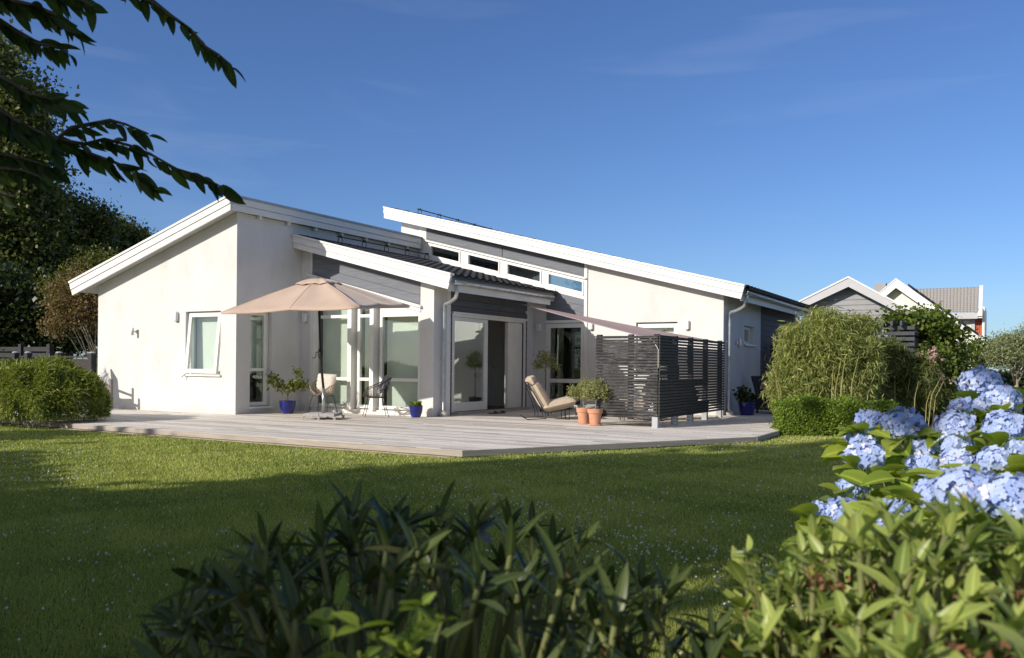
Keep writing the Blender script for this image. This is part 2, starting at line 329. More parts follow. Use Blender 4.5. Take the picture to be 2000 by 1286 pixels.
def deckmat():
    m, t, out = newmat('deck_boards'); b = N(t, 'ShaderNodeBsdfPrincipled'); b.inputs['Roughness'].default_value = .8; b.inputs['Specular IOR Level'].default_value = .2
    L = t.links.new; tcn = N(t, 'ShaderNodeTexCoord'); sx = N(t, 'ShaderNodeSeparateXYZ'); L(tcn.outputs['Object'], sx.inputs[0])
    def mth(op, a, bb=None, clamp=False):
        n = N(t, 'ShaderNodeMath', operation=op); n.use_clamp = clamp
        for i, q in enumerate((a, bb)):
            if q is None: continue
            if isinstance(q, (int, float)): n.inputs[i].default_value = q
            else: L(q, n.inputs[i])
        return n.outputs[0]
    yb = mth('DIVIDE', sx.outputs['Y'], .125); idx = mth('FLOOR', yb); fr = mth('FRACT', yb)
    wn0 = N(t, 'ShaderNodeTexWhiteNoise', noise_dimensions='1D'); L(idx, wn0.inputs['W'])
    xs = mth('ADD', mth('DIVIDE', sx.outputs['X'], 3.6), mth('MULTIPLY', wn0.outputs['Value'], 7)); xi = mth('FLOOR', xs); xf = mth('FRACT', xs)
    cmb = N(t, 'ShaderNodeCombineXYZ'); L(idx, cmb.inputs[0]); L(xi, cmb.inputs[1])
    wn = N(t, 'ShaderNodeTexWhiteNoise', noise_dimensions='2D'); L(cmb.outputs[0], wn.inputs['Vector'])
    r1 = N(t, 'ShaderNodeValToRGB'); e = r1.color_ramp.elements; e[0].color = (.48, .43, .37, 1); e[1].color = (.88, .83, .75, 1); q = e.new(.25); q.color = (.67, .62, .55, 1)
    L(wn.outputs['Value'], r1.inputs[0])
    mpn = N(t, 'ShaderNodeMapping'); mpn.inputs['Scale'].default_value = (.9, 14, 1); n1 = N(t, 'ShaderNodeTexNoise'); n1.inputs['Scale'].default_value = 1.6; n1.inputs['Detail'].default_value = 7; n1.inputs['Roughness'].default_value = .7
    L(tcn.outputs['Object'], mpn.inputs[0]); L(mpn.outputs[0], n1.inputs[0])
    r2 = N(t, 'ShaderNodeValToRGB'); r2.color_ramp.elements[0].position = .3; r2.color_ramp.elements[0].color = (.56, .53, .49, 1); r2.color_ramp.elements[1].position = .55; r2.color_ramp.elements[1].color = (1, 1, 1, 1)
    L(n1.outputs[0], r2.inputs[0]); mu = N(t, 'ShaderNodeMixRGB', blend_type='MULTIPLY'); mu.inputs[0].default_value = .9; L(r1.outputs[0], mu.inputs[1]); L(r2.outputs[0], mu.inputs[2])
    gap = mth('MAXIMUM', mth('LESS_THAN', fr, .05), mth('LESS_THAN', xf, .0015))
    mg = N(t, 'ShaderNodeMixRGB'); mg.inputs[2].default_value = (.05, .045, .04, 1); L(gap, mg.inputs[0]); L(mu.outputs[0], mg.inputs[1])
    L(mg.outputs[0], b.inputs['Base Color'])
    hgt = mth('SUBTRACT', mth('MULTIPLY', n1.outputs[0], .3), gap); bp = N(t, 'ShaderNodeBump'); bp.inputs['Strength'].default_value = .5; bp.inputs['Distance'].default_value = .006
    L(hgt, bp.inputs['Height']); L(bp.outputs[0], b.inputs['Normal']); L(b.outputs[0], out.inputs[0]); return m
M['deck'] = deckmat()
M['deck_edge'] = pbr('deck_edge', (.46, .41, .35), .85, (.33, .29, .245), 5, .5, 40, stretch=(.4, .4, 8))
M['sand'] = pbr('sand_strip', (.40, .33, .25), .95, (.32, .26, .19), 14, .5, 60)

def lawnmat():
    m, t, out = newmat('lawn_ground'); b = N(t, 'ShaderNodeBsdfPrincipled'); b.inputs['Roughness'].default_value = .95; b.inputs['Specular IOR Level'].default_value = .1
    L = t.links.new; tcn = N(t, 'ShaderNodeTexCoord')
    n1 = N(t, 'ShaderNodeTexNoise'); n1.inputs['Scale'].default_value = .55; n1.inputs['Detail'].default_value = 6
    n2 = N(t, 'ShaderNodeTexNoise'); n2.inputs['Scale'].default_value = 40; n2.inputs['Detail'].default_value = 6
    r1 = N(t, 'ShaderNodeValToRGB'); e = r1.color_ramp.elements; e[0].position = .35; e[1].position = .7; e[0].color = (.15, .20, .035, 1); e[1].color = (.28, .31, .085, 1)
    r2 = N(t, 'ShaderNodeValToRGB'); r2.color_ramp.elements[0].position = .3; r2.color_ramp.elements[0].color = (.35, .35, .35, 1); r2.color_ramp.elements[1].position = .7; r2.color_ramp.elements[1].color = (1.2, 1.2, 1.2, 1)
    mu = N(t, 'ShaderNodeMixRGB', blend_type='MULTIPLY'); mu.inputs[0].default_value = 1
    L(tcn.outputs['Object'], n1.inputs[0]); L(tcn.outputs['Object'], n2.inputs[0]); L(n1.outputs[0], r1.inputs[0]); L(n2.outputs[0], r2.inputs[0]); L(r1.outputs[0], mu.inputs[1]); L(r2.outputs[0], mu.inputs[2]); L(mu.outputs[0], b.inputs['Base Color'])
    bp = N(t, 'ShaderNodeBump'); bp.inputs['Strength'].default_value = 1; bp.inputs['Distance'].default_value = .03; L(n2.outputs[0], bp.inputs['Height']); L(bp.outputs[0], b.inputs['Normal']); L(b.outputs[0], out.inputs[0]); return m
M['lawn'] = lawnmat()
M['grass'] = leafmat('grass_blades', (.17, .23, .04), (.46, .48, .14), (.62, .56, .27), rough=.6, trans=.3)
M['clover'] = leafmat('clover_white', (.62, .62, .52), (.80, .80, .72), trans=.2, tcol=(1, 1, 1))
M['oak'] = leafmat('oak_leaves', (.026, .045, .012), (.19, .21, .06), rough=.45, trans=.25)
M['yellowgreen'] = leafmat('young_leaves', (.07, .085, .02), (.16, .16, .04), rough=.5, trans=.3)
M['copper'] = leafmat('copper_leaves', (.10, .065, .035), (.25, .18, .08), (.22, .21, .07), rough=.55, trans=.25)
M['shrubleaf'] = leafmat('bamboo_hedge_leaves', (.08, .12, .016), (.25, .28, .045), (.42, .38, .10), rough=.5, trans=.35)
M['bambooleaf'] = leafmat('bamboo_leaves', (.15, .19, .05), (.37, .39, .13), (.58, .50, .24), rough=.5, trans=.35)
M['box'] = leafmat('box_leaves', (.08, .14, .018), (.21, .29, .035), (.33, .37, .07), rough=.45, trans=.3)
M['vine'] = leafmat('vine_leaves', (.05, .085, .014), (.17, .22, .04), rough=.4, trans=.3)
M['willow'] = leafmat('willow_leaves', (.16, .19, .09), (.34, .37, .20), (.5, .5, .34), rough=.55, trans=.25)
M['olive'] = leafmat('olive_leaves', (.18, .20, .07), (.42, .42, .20), rough=.55, trans=.3)
M['citrus'] = leafmat('citrus_leaves', (.07, .10, .02), (.20, .22, .05), rough=.35, trans=.3)
M['herb'] = leafmat('herb_leaves', (.10, .17, .02), (.26, .32, .05), rough=.5, trans=.35)
M['darkleaf'] = leafmat('dark_leaves', (.02, .035, .012), (.05, .075, .025), rough=.4, trans=.25)
M['cherry'] = leafmat('cherry_leaves', (.018, .038, .010), (.06, .095, .02), (.13, .14, .025), rough=.45, trans=.5)
M['rhodo'] = leafmat('rhododendron_leaves', (.028, .048, .014), (.095, .125, .034), (.20, .13, .05), rough=.38, trans=.22)  # shaded copy: deep shade is put into the dark greens
M['rhodo_lit'] = leafmat('rhododendron_sunlit', (.10, .16, .03), (.36, .42, .11), (.42, .32, .10), rough=.38, trans=.28)  # sunlit copy of the leaves: sunlight is put into the yellow-greens
M['hydleaf'] = leafmat('hydrangea_leaves', (.17, .25, .03), (.38, .44, .07), rough=.5, trans=.35)
M['hydflower'] = leafmat('hydrangea_petals', (.31, .43, .78), (.58, .67, .91), (.76, .75, .90), rough=.7, trans=.15, spec=.15, tcol=(1, 1, 1.1))
M['rose'] = leafmat('pink_roses', (.48, .30, .27), (.66, .48, .42), rough=.7, trans=.3, tcol=(1, 1, 1))
M['dried'] = leafmat('dried_flowers', (.10, .045, .025), (.34, .16, .08), rough=.8, trans=.2, tcol=(1.2, 1, 1))
M['stem'] = pbr('green_stem', (.16, .17, .05), .6, (.11, .13, .04), 12)
M['conifer'] = leafmat('hedge_leaves', (.03, .055, .014), (.08, .12, .03), rough=.5, trans=.25)

# ------------------------------------------------------------------ ground
LZ = -.10
def ground():
    xs = np.concatenate([[-900, -300, -120], np.arange(-60, 41, 2.0), [90, 300, 900]]); ys = np.concatenate([[-300, -80], np.arange(-30, 71, 2.0), [150, 400, 1200]])
    P = [[(x, y, LZ) for x in xs] for y in ys]
    MB().grid(P).build('lawn', M['lawn'], kind='structure')
ground()
DECK = [(-21.5, 9.72), (-6.27, 9.62), (-3.60, 14.35), (-3.62, 16.0), (-3.62, 29), (-21.5, 29)]
MB().prism(DECK, 'z', LZ+.09, 0).build('deck', M['deck'], kind='structure')
def deck_edge():
    m = MB(); pts = DECK[:4]; 
    for i in range(3):
        a = Vector((*pts[i], 0)); b = Vector((*pts[i+1], 0)); d = (b-a).normalized(); n = Vector((d.y, -d.x, 0)); L = (b-a).length
        m.obox((a+b)/2+n*.016+Vector((0, 0, -.042)), d, n, (0, 0, 1), L/2+.016, .013, .039)
    return m.build('deck_edge_board', M['deck_edge'], kind='structure')
deck_edge()
MB().prism([(-21.5, 9.62), (-6.35, 9.52), (-6.35, 9.60), (-21.5, 9.70)], 'z', LZ, LZ+.012).build('gravel_strip', M['sand'], kind='structure')
MB().prism([(-3.4, 17.5), (2.5, 18.2), (6, 24), (6, 30), (-3.5, 30), (-3.5, 18)], 'z', LZ+.002, LZ+.02).build('soil_bed', M['soil'], kind='structure')

# ------------------------------------------------------------------ the house
H = thing('house', 'low white rendered house with sloping roofs and grey boarded panels, behind the wooden deck', 'house', (-12, 18, 0))
ZL = lambda x: 4.434+.3007*(x+14.578)              # lower edge of the left roof's verge
ZM = lambda x: 2.742-.2567*(x+10.3)
ZR = lambda x: 5.385-.2567*(x+15.76)
XL0, XL1, YL = -19.54, -14.714, 13.443
YG, YR, XM, XR = 15.46, 20.2, -10.95, -5.85
def part(mb, name, mat, **k): return mb.build(name, M[mat], H, **k)
# left volume
part(MB().prism([[(XL0, -.1), (XL1, -.1), (XL1, ZL(XL1)+.06), (XL0, ZL(XL0)+.06)], [(-16.35, .86), (-15.20, .86), (-15.20, 2.295), (-16.35, 2.295)]], 'y', YL, YL+.3), 'wall', 'stucco')
part(MB().prism([[(YL+.3, -.1), (YR, -.1), (YR, ZL(XL1)+.05), (YL+.3, ZL(XL1)+.05)], [(13.85, .16), (14.50, .16), (14.50, 2.30), (13.85, 2.30)]], 'x', XL1, XL1-.3), 'wall', 'stucco')
part(MB().box(XL0, XL0+.3, YL+.3, 20.1, -.1, ZL(XL0)+.02), 'wall', 'stucco')
# middle volume
part(MB().box(XL1, -14.40, YG, YG+.25, -.1, ZM(-14.4)+.05), 'wall', 'stucco')
part(MB().prism([(-11.215, -.1), (-10.85, -.1), (-10.85, ZM(-10.85)+.04), (-11.215, ZM(-11.215)+.04)], 'y', YG, YG+.49), 'wall', 'stucco')
part(MB().box(-11.2, -10.84, 15.95, 16.10, -.1, 2.88), 'corner_post', 'white')
part(MB().box(XM-.2, XM+.02, 19.80, YR, -.1, 2.9), 'wall', 'stucco')
# right volume with its openings
CAPB = lambda x: 3.36-.2567*(x+9.412)            # underside of the cap over the clerestory
SILB = lambda x: 2.856-.2567*(x+9.479)
part(MB().prism([[(-15.36, -.1), (XR, -.1), (XR, ZR(XR)+.05), (-15.36, ZR(-15.36)+.05)],
                 [(-14.40, SILB(-14.40)+.05), (-9.50, SILB(-9.50)+.05), (-9.50, CAPB(-9.50)-.01), (-14.40, CAPB(-14.40)-.01)],
                 [(-10.52, .10), (-9.50, .10), (-9.50, 2.18), (-10.52, 2.18)],
                 [(-8.05, .9), (-6.98, .9), (-6.98, 2.235), (-8.05, 2.235)]], 'y', YR, YR+.28), 'wall', 'stucco')
part(MB().prism([[(YR+.28, -.1), (23.74, -.1), (23.74, ZR(XR)+.02), (YR+.28, ZR(XR)+.02)], [(22.03, 1.74), (23.07, 1.74), (23.07, 2.21), (22.03, 2.21)]], 'x', XR, XR-.28), 'wall', 'stucco')
part(MB().box(XR-.3, XR-.02, 23.74, 28.6, -.1, ZR(XR)), 'wall', 'stucco')
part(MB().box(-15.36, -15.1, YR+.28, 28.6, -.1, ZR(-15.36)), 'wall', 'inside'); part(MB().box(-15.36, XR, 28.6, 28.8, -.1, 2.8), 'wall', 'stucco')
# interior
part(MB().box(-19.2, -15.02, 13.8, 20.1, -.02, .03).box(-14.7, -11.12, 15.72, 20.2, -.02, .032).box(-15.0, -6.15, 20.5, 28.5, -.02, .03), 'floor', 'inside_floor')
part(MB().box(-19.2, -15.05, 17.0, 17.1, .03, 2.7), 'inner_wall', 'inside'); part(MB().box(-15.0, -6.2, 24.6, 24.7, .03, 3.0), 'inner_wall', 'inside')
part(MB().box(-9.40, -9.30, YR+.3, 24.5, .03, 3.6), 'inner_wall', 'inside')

def roof(prefix, zf, th, x0, x1, y0, y1, hi_left, tiled, end_cut, verge_back=False):
    """slab, boarded verge at y0 and roof covering"""
    rf_ = thing_child = MB().prism([(x0+.04, zf(x0+.04)+.07), (x1-.04, zf(x1-.04)+.07), (x1-.04, zf(x1-.04)+th-.03), (x0+.04, zf(x0+.04)+th-.03)], 'y', y0+.05, y1)
    ro = part(rf_, 'roof', 'soffit')
    cl, cr = end_cut
    def board(a, b, ya, yb):
        def pt(x, s, e): return (x+e*(s/th), zf(x)+s)
        return [(x0+cl*(a/th), zf(x0)+a), (x1+cr*(a/th), zf(x1)+a), (x1+cr*(b/th), zf(x1)+b), (x0+cl*(b/th), zf(x0)+b)], ya, yb
    mb = MB()
    for a, b, dy in ((0, th*.40, .010), (th*.415, th*.84, -.012)):
        p, ya, yb = board(a, b, y0+dy, y0+.05); js = [0]+[j for j in (.31+.05*(a > 0), .67-.04*(a > 0))]+[1]; gp = .003/(x1-x0)
        for j0, j1 in zip(js[:-1], js[1:]):
            u0 = j0+(gp if j0 else 0); u1 = j1-(gp if j1 < 1 else 0); lp = lambda A_, B_, u: (A_[0]+(B_[0]-A_[0])*u, A_[1]+(B_[1]-A_[1])*u)
            MB().prism([lp(p[0], p[1], u0), lp(p[0], p[1], u1), lp(p[3], p[2], u1), lp(p[3], p[2], u0)], 'y', ya, yb).build('verge_board', M['white_board'], ro)
    p, ya, yb = board(th*.86, th, y0-.035, y0+.12); MB().prism(p, 'y', ya, yb).build('verge_capping', M['white'], ro)
    return ro
rl = roof('l', ZL, .34, -20.11, -14.578, 13.113, 20.18, False, False, (-.10, 0.0))
# sheet on the left roof, fascia along its high side, soffit blocks
MB().prism([(-20.2, ZL(-20.2)+.315), (-14.57, ZL(-14.57)+.315), (-14.57, ZL(-14.57)+.348), (-20.2, ZL(-20.2)+.348)], 'y', 13.24, 20.18).build('roof_covering', M['sheet'], rl)
MB().box(-14.60, -14.566, 13.17, 20.08, ZL(-14.578)+.005, ZL(-14.578)+.14).box(-14.60, -14.552, 13.17, 20.08, ZL(-14.578)+.148, ZL(-14.578)+.29).build('fascia_board', M['white_board'], rl)
MB().box(-14.62, -14.535, 13.17, 20.08, ZL(-14.578)+.293, ZL(-14.578)+.345).build('ridge_flashing', M['sheet'], rl)
for y in (14.0, 14.9, 15.8, 16.75, 17.7, 18.65, 19.5): MB().box(-14.70, -14.61, y, y+.07, 4.37, 4.45).build('soffit_block', M['white'], rl)
rm = roof('m', ZM, .33, -14.70, -10.28, 15.13, 20.15, True, True, (0, .10))
rr_ = roof('r', ZR, .33, -15.75, -5.36, 19.87, 28.4, True, True, (0, .10))
def tiles(zf, th, x0, x1, y0, y1, per=.30, course=.36, amp=.028):
    ny = int((y1-y0)/per*8); L = x1-x0; nc = int(L/course/1.03); rows = []
    ys = np.linspace(y0, y1, ny+1)
    for c in range(nc+1):
        for e in (0, 1):
            t = min(1.0, (c+e*.98)/nc) if c < nc else 1.0
            x = x0+L*t; lift = .012+.026*e
            rows.append([(x, y, zf(x)+th+lift+amp*(abs(math.cos(math.pi*(y-y0)/per))*1.6-.6)) for y in ys])
    # closing lip at the eave
    rows.append([(x1, y, zf(x1)+th-.02) for y in ys])
    return MB().grid(rows)
tiles(ZM, .30, -14.70, -10.20, 15.26, 20.16).build('roof_tiles', M['tile'], rm, smooth=False)
tiles(ZR, .30, -15.70, -5.20, 20.0, 28.4).build('roof_tiles', M['tile'], rr_)
# flashing where the middle roof meets the clerestory
MB().prism([(-14.40, ZM(-14.4)+.31), (-10.3, ZM(-10.3)+.31), (-10.3, ZM(-10.3)+.45), (-14.4, ZM(-14.4)+.45)], 'y', 20.15, 20.197).build('flashing', M['white'], rm)
# eave fascia, gutter and downpipe
def eave(zf, x, y0, y1, parent, brackets, gx=.075):
    z = zf(x)
    MB().box(x-.03, x+.0, y0, y1, z-.03, z+.15).build('fascia_board', M['white_board'], parent)
    mb = MB(); seg = 9; P = []
    for k in range(seg+1):
        th = math.pi+math.pi*k/seg; P.append((x+gx+.062*math.cos(th), z+.17+.062*math.sin(th)))
    prof = [(a, b) for a, b in P]+[(a*.0+x+gx+.056*math.cos(2*math.pi-math.pi*k/seg), z+.17+.056*math.sin(2*math.pi-math.pi*k/seg)) for k, (a, b) in enumerate(P)]
    n = len(P)
    rows = [[(a, y, b) for a, b in P] for y in np.linspace(y0+.02, y1-.02, 8)]
    g = MB().grid(rows).build('gutter', M['metal'], parent, smooth=True, solid=.006)
    MB().tube([(x+gx+.064, y0+.02, z+.172), (x+gx+.064, y1-.02, z+.172)], .009, 6).build('gutter_rim', M['metal'], g)
    for i in range(brackets):
        y = y0+.35+(y1-y0-.6)*i/(brackets-1)
        MB().box(x+gx-.06, x+gx+.075, y, y+.028, z+.176, z+.186).tube([(x+gx+.068*math.cos(math.pi+math.pi*k/6), y+.014, z+.17+.068*math.sin(math.pi+math.pi*k/6)) for k in range(7)], .008, 5).build('gutter_bracket', M['metal'], g)
eave(ZM, -10.28, 15.22, 19.86, rm, 7); eave(ZR, -5.36, 19.95, 28.3, rr_, 12)
def downpipe(x, y, zt, xe, ye, ztop):
    pts = [(xe, ye, ztop), (xe, ye, ztop-.12), (xe-.02, ye, ztop-.20)]
    for k in range(1, 8):
        t = k/8; pts.append((xe+(x-xe)*t, ye+(y-ye)*t, ztop-.22-.16*t*(2-t)-.05))
    pts += [(x, y, ztop-.48), (x, y, ztop-.62), (x, y, 1.2), (x, y, .17), (x+.05, y-.03, .07)]
    o = MB().tube(pts, .042, 14).build('downpipe', M['metal'], H, smooth=True)
    for z in (ztop-.75, 1.25, .55): MB().lathe([(.047, 0), (.047, .04)], (x, y, z), 14).box(x-.10, x-.03, y-.012, y+.012, z+.008, z+.03).build('pipe_clamp', M['lampsteel'], o)
    MB().lathe([(.09, 0), (.11, .04), (.10, .09), (.05, .10)], (x+.03, y-.02, .0), 16).build('drain_cup', M['concrete'], o)
downpipe(-10.76, 15.72, 2.4, -10.21, 15.42, 2.89); downpipe(-5.77, 20.42, 2.4, -5.29, 20.14, 2.88)
# rails lying on the roofs
def rail(x, y0, y1, z, parent, n, back=0):
    m = MB().tube([(x, y0, z), (x, y1, z)], .016, 6)
    for i in range(n):
        y = y0+.12+(y1-y0-.2)*i/(n-1)
        m.tube([(x, y, z), (x-.06, y, z-.03), (x-.07, y, z-.16)], .011, 5).tube([(x, y, z), (x+.07, y, z-.06), (x+.06, y, z-.16)], .009, 5).box(x-.05, x+.05, y-.02, y+.02, z+.0, z+.03)
    m.build('roof_rail', M['blackmetal'], parent)
rail(-14.28, 16.2, 20.05, 4.26, rm, 5); rail(-15.2, 20.75, 25.0, 5.74, rr_, 5)

# cladding made of boards parallel to the roof
def sloped_boards(name, mat, x0, x1, zlo, zhi, y, pitch=.165, th=.025, gaps=()):
    m = MB(); k = 0
    span = max(zhi(x0)-zlo(x0), zhi(x1)-zlo(x1)); z = span
    while z > 0.01:
        a = lambda x, z=z: max(zlo(x), zhi(x)-span+z-pitch+.008); b = lambda x, z=z: zhi(x)-span+z
        if min(b(x0)-a(x0), b(x1)-a(x1)) > .005:
            m.prism([(x0, a(x0)), (x1, a(x1)), (x1, b(x1)), (x0, b(x0))], 'y', y-th-.001*k, y)
        z -= pitch
    m.prism([(x0, zlo(x0)), (x1, zlo(x1)), (x1, zhi(x1)), (x0, zhi(x0))], 'y', y-.008, y+.004)
    return part(m, name, mat)
CAPM = lambda x: 2.44-.2567*(x+11.2)
sloped_boards('cladding', 'clad', -14.37, -11.225, CAPM, lambda x: ZM(x)+.05, YG+.02, .19)
part(MB().box(-14.42, -14.37, YG-.02, YG+.03, .0, 3.86), 'trim', 'white')
part(MB().prism([(-14.50, CAPM(-14.5)-.055), (-11.17, CAPM(-11.17)-.055), (-11.17, CAPM(-11.17)), (-14.5, CAPM(-14.5))], 'y', YG-.07, YG+.01), 'trim', 'white')
part(MB().prism([(-14.37, CAPM(-14.37)-.15), (-11.2, CAPM(-11.2)-.15), (-11.2, CAPM(-11.2)-.057), (-14.37, CAPM(-14.37)-.057)], 'y', YG-.02, YG+.06), 'trim', 'white')
for xa, xb in ((-14.445, -11.935), (-11.91, -9.47)):
    sloped_boards('cladding', 'clad', xa, xb, lambda x: CAPB(x)+.055, lambda x: ZR(x)+.05, YR-.004, .18)
sloped_boards('cladding', 'clad', -10.56, -9.475, lambda x: 2.33, SILB, YR-.004, .18)
part(MB().prism([(-14.47, CAPB(-14.47)), (-9.41, CAPB(-9.41)), (-9.41, CAPB(-9.41)+.05), (-14.47, CAPB(-14.47)+.05)], 'y', YR-.085, YR-.004), 'trim', 'white')
part(MB().box(-9.468, -9.385, YR-.035, YR-.002, 0, ZR(-9.4)+.03), 'trim', 'white')
part(MB().prism([(-14.70, 3.9), (-14.45, 3.9), (-14.45, ZR(-14.45)), (-14.70, ZR(-14.7))], 'y', YR-.03, YR-.002), 'trim', 'white')
part(MB().box(-10.575, -9.47, YR-.06, YR-.004, 2.26, 2.325), 'trim', 'white')
# V-facing boards around the sliding door (horizontal) and on the far right wall
def hboards(name, mat, x, y0, y1, z0, z1, holes=(), pitch=.155, th=.024):
    m = MB(); z = z0
    while z < z1-.02:
        zz = min(z+pitch-.008, z1); segs = [(y0, y1)]
        for (a, b, c, d) in holes:
            if z < d and zz > c:
                segs = [q for s in segs for q in ((s[0], min(a, s[1])), (max(b, s[0]), s[1])) if q[1]-q[0] > .01]
        for s in segs: m.box(x-.01, x+th, s[0], s[1], z, zz)
        z += pitch
    return part(m, name, mat)
door_y0, door_y1 = 16.29, 19.70
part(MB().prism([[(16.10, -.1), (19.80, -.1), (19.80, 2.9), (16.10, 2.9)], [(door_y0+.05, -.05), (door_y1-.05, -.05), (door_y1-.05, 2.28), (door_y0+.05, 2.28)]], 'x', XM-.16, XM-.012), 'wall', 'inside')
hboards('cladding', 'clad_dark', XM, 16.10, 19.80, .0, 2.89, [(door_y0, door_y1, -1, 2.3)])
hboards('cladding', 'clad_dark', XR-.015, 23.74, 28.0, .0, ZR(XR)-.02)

# windows: frame, glass, blinds, sills
def wframe(name, loops, axis, d0, d1, mat='white'): return part(MB().prism(loops, axis, d0, d1), name, mat)
def rect(a, b, c, d): return [(a, c), (b, c), (b, d), (a, d)]
def pane(parent, axis, poly, d, mat='glass'):
    return MB().prism(poly, axis, d-.004, d+.004).build('pane', M[mat], parent)
# clerestory
P4 = [(-14.27, -13.32), (-13.00, -12.03), (-11.74, -10.75), (-10.49, -9.52)]
loops = [[(-14.45, SILB(-14.45)), (-9.47, SILB(-9.47)), (-9.47, CAPB(-9.47)-.002), (-14.45, CAPB(-14.45)-.002)]]
pp = []
for a, b in P4:
    q = [(a, SILB(a)+.175), (b, SILB(b)+.175), (b, CAPB(b)-.085), (a, CAPB(a)-.085)]; pp.append(q); loops.append(q)
f = wframe('clerestory_window', loops, 'y', YR-.03, YR+.05)
for (a, b), q in zip(P4, pp):
    pane(f, 'y', q, YR+.03, 'glass_dark')
m = MB()
for (a, b) in P4:   # raised casements around each light
    o_ = [(a-.09, SILB(a-.09)+.095), (b+.04, SILB(b+.04)+.095), (b+.04, CAPB(b+.04)-.045), (a-.09, CAPB(a-.09)-.045)]; i_ = [(a, SILB(a)+.17), (b, SILB(b)+.17), (b, CAPB(b)-.09), (a, CAPB(a)-.09)]
    m.prism([o_, i_], 'y', YR-.055, YR-.028)
m.build('casement', M['white'], f)
# wing window beside the slatted screen
f = wframe('window_frame', [rect(-10.56, -9.475, .05, 2.24), rect(-10.445, -9.55, .80, 2.13), rect(-10.445, -9.55, .14, .70)], 'y', YR-.03, YR+.06)
pane(f, 'y', rect(-10.445, -9.55, .80, 2.13), YR+.02, 'glass_dark'); pane(f, 'y', rect(-10.445, -9.55, .14, .70), YR+.02, 'glass_dark')
# right window
f = wframe('window_frame', [rect(-8.03, -6.99, .91, 2.20), rect(-7.92, -7.09, 1.0, 2.10)], 'y', YR+.06, YR+.13); pane(f, 'y', rect(-7.92, -7.09, 1.0, 2.10), YR+.09)
part(MB().box(-8.1, -6.93, YR-.04, YR+.06, .87, .90), 'window_sill', 'white')
part(MB().box(-8.03, -7.0, YR+.24, YR+.26, .9, 2.2), 'blind', 'blind')
# small far window
f = wframe('window_frame', [rect(22.04, 23.05, 1.75, 2.20), rect(22.14, 22.95, 1.82, 2.13)], 'x', XR-.17, XR-.10); pane(f, 'x', rect(22.14, 22.95, 1.82, 2.13), XR-.14, 'glass_dark')
part(MB().box(XR-.08, XR+.06, 21.98, 23.12, 1.70, 1.735), 'window_sill', 'metal')
# left volume: front window, tilted open top inwards-out
f = wframe('window_frame', [rect(-16.34, -15.21, .87, 2.29), rect(-16.25, -15.30, .96, 2.20)], 'y', YL+.09, YL+.16)
part(MB().box(-16.37, -15.17, YL-.05, YL+.09, .83, .87), 'window_sill', 'white')
def sash():
    # a sash hinged at its right edge and slightly turned, leaning out at the bottom
    m = MB().prism([rect(-.52, .52, -.70, .68), rect(-.43, .43, -.60, .59)], 'y', -.03, .03)
    o = m.build('window_sash', M['white'], H, local=True)
    o.location = (-15.79-H.location.x, YL+.035-H.location.y, 1.585); o.rotation_euler = (R(-5.5), 0, R(0))
    g = MB().prism(rect(-.43, .43, -.60, .59), 'y', -.004, .004).build('pane', M['glass'], o, local=True)
    MB().tube([(-.50, -.02, -.72), (-.56, -.06, -.80)], .012, 6).build('handle', M['lampsteel'], o, local=True)
sash()
part(MB().box(-16.3, -15.25, YL+.28, YL+.30, .9, 2.28), 'blind', 'blind')
# left volume: tall side window
f = wframe('window_frame', [rect(13.86, 14.49, .17, 2.29), rect(13.90, 14.36, 1.02, 2.22), rect(13.90, 14.36, .25, .95)], 'x', XL1-.16, XL1-.10)
pane(f, 'x', rect(13.90, 14.36, 1.02, 2.22), XL1-.13); pane(f, 'x', rect(13.90, 14.36, .25, .95), XL1-.13, 'glass_dark')
part(MB().box(XL1-.10, XL1+.05, 13.83, 14.53, .115, .15), 'window_sill', 'white')
part(MB().box(XL1-.36, XL1-.34, 13.8, 14.5, .9, 2.35), 'blind', 'blind')
# bay glazing: three bays between posts
def bay(x0, x1):
    ztop = lambda x: CAPM(x)-.17
    g1 = [(x0, .20), (x1, .20), (x1, .755), (x0, .755)]; g2 = rect(x0, x1, .825, 2.205); g3 = [(x0, 2.275), (x1, 2.275), (x1, ztop(x1)), (x0, ztop(x0))]
    fx0, fx1 = x0-.07, x1+.05
    out = [(fx0, .10), (fx1, .10), (fx1, ztop(fx1)+.05), (fx0, ztop(fx0)+.05)]
    hol = [g1, g2]+([g3] if ztop(x1) > 2.34 else [])
    f = wframe('window_frame', [out]+hol, 'y', YG+.02, YG+.10)
    for g in hol: pane(f, 'y', g, YG+.06)
    part(MB().box(x0-.02, x1+.02, YG-.06, YG+.02, .135, .165), 'window_sill', 'white')
    m = MB(); x = x0-.03
    while x < x1+.03:
        c = Vector((x+.055, YG+.27, 1.45)); a = R(14); m.obox(c, (math.cos(a), math.sin(a), 0), (-math.sin(a), math.cos(a), 0), (0, 0, 1), .062, .002, 1.40); x += .105
    m.box(x0-.03, x1+.03, YG+.24, YG+.30, 2.87, 2.92)
    part(m, 'vertical_blind', 'blind')
bay(-14.22, -13.23); bay(-12.93, -12.57); bay(-12.28, -11.28)
part(MB().box(-13.19, -13.075, YG-.11, YG+.12, .10, CAPM(-13.055)-.06), 'post', 'white'); part(MB().box(-12.54, -12.43, YG-.11, YG+.12, .10, CAPM(-12.405)-.06), 'post', 'white')
part(MB().box(-14.40, -11.215, YG-.02, YG+.2, -.1, .098), 'plinth', 'white')
part(MB().box(-14.37, -14.29, YG-.03, YG+.12, .10, 3.0), 'trim', 'white')

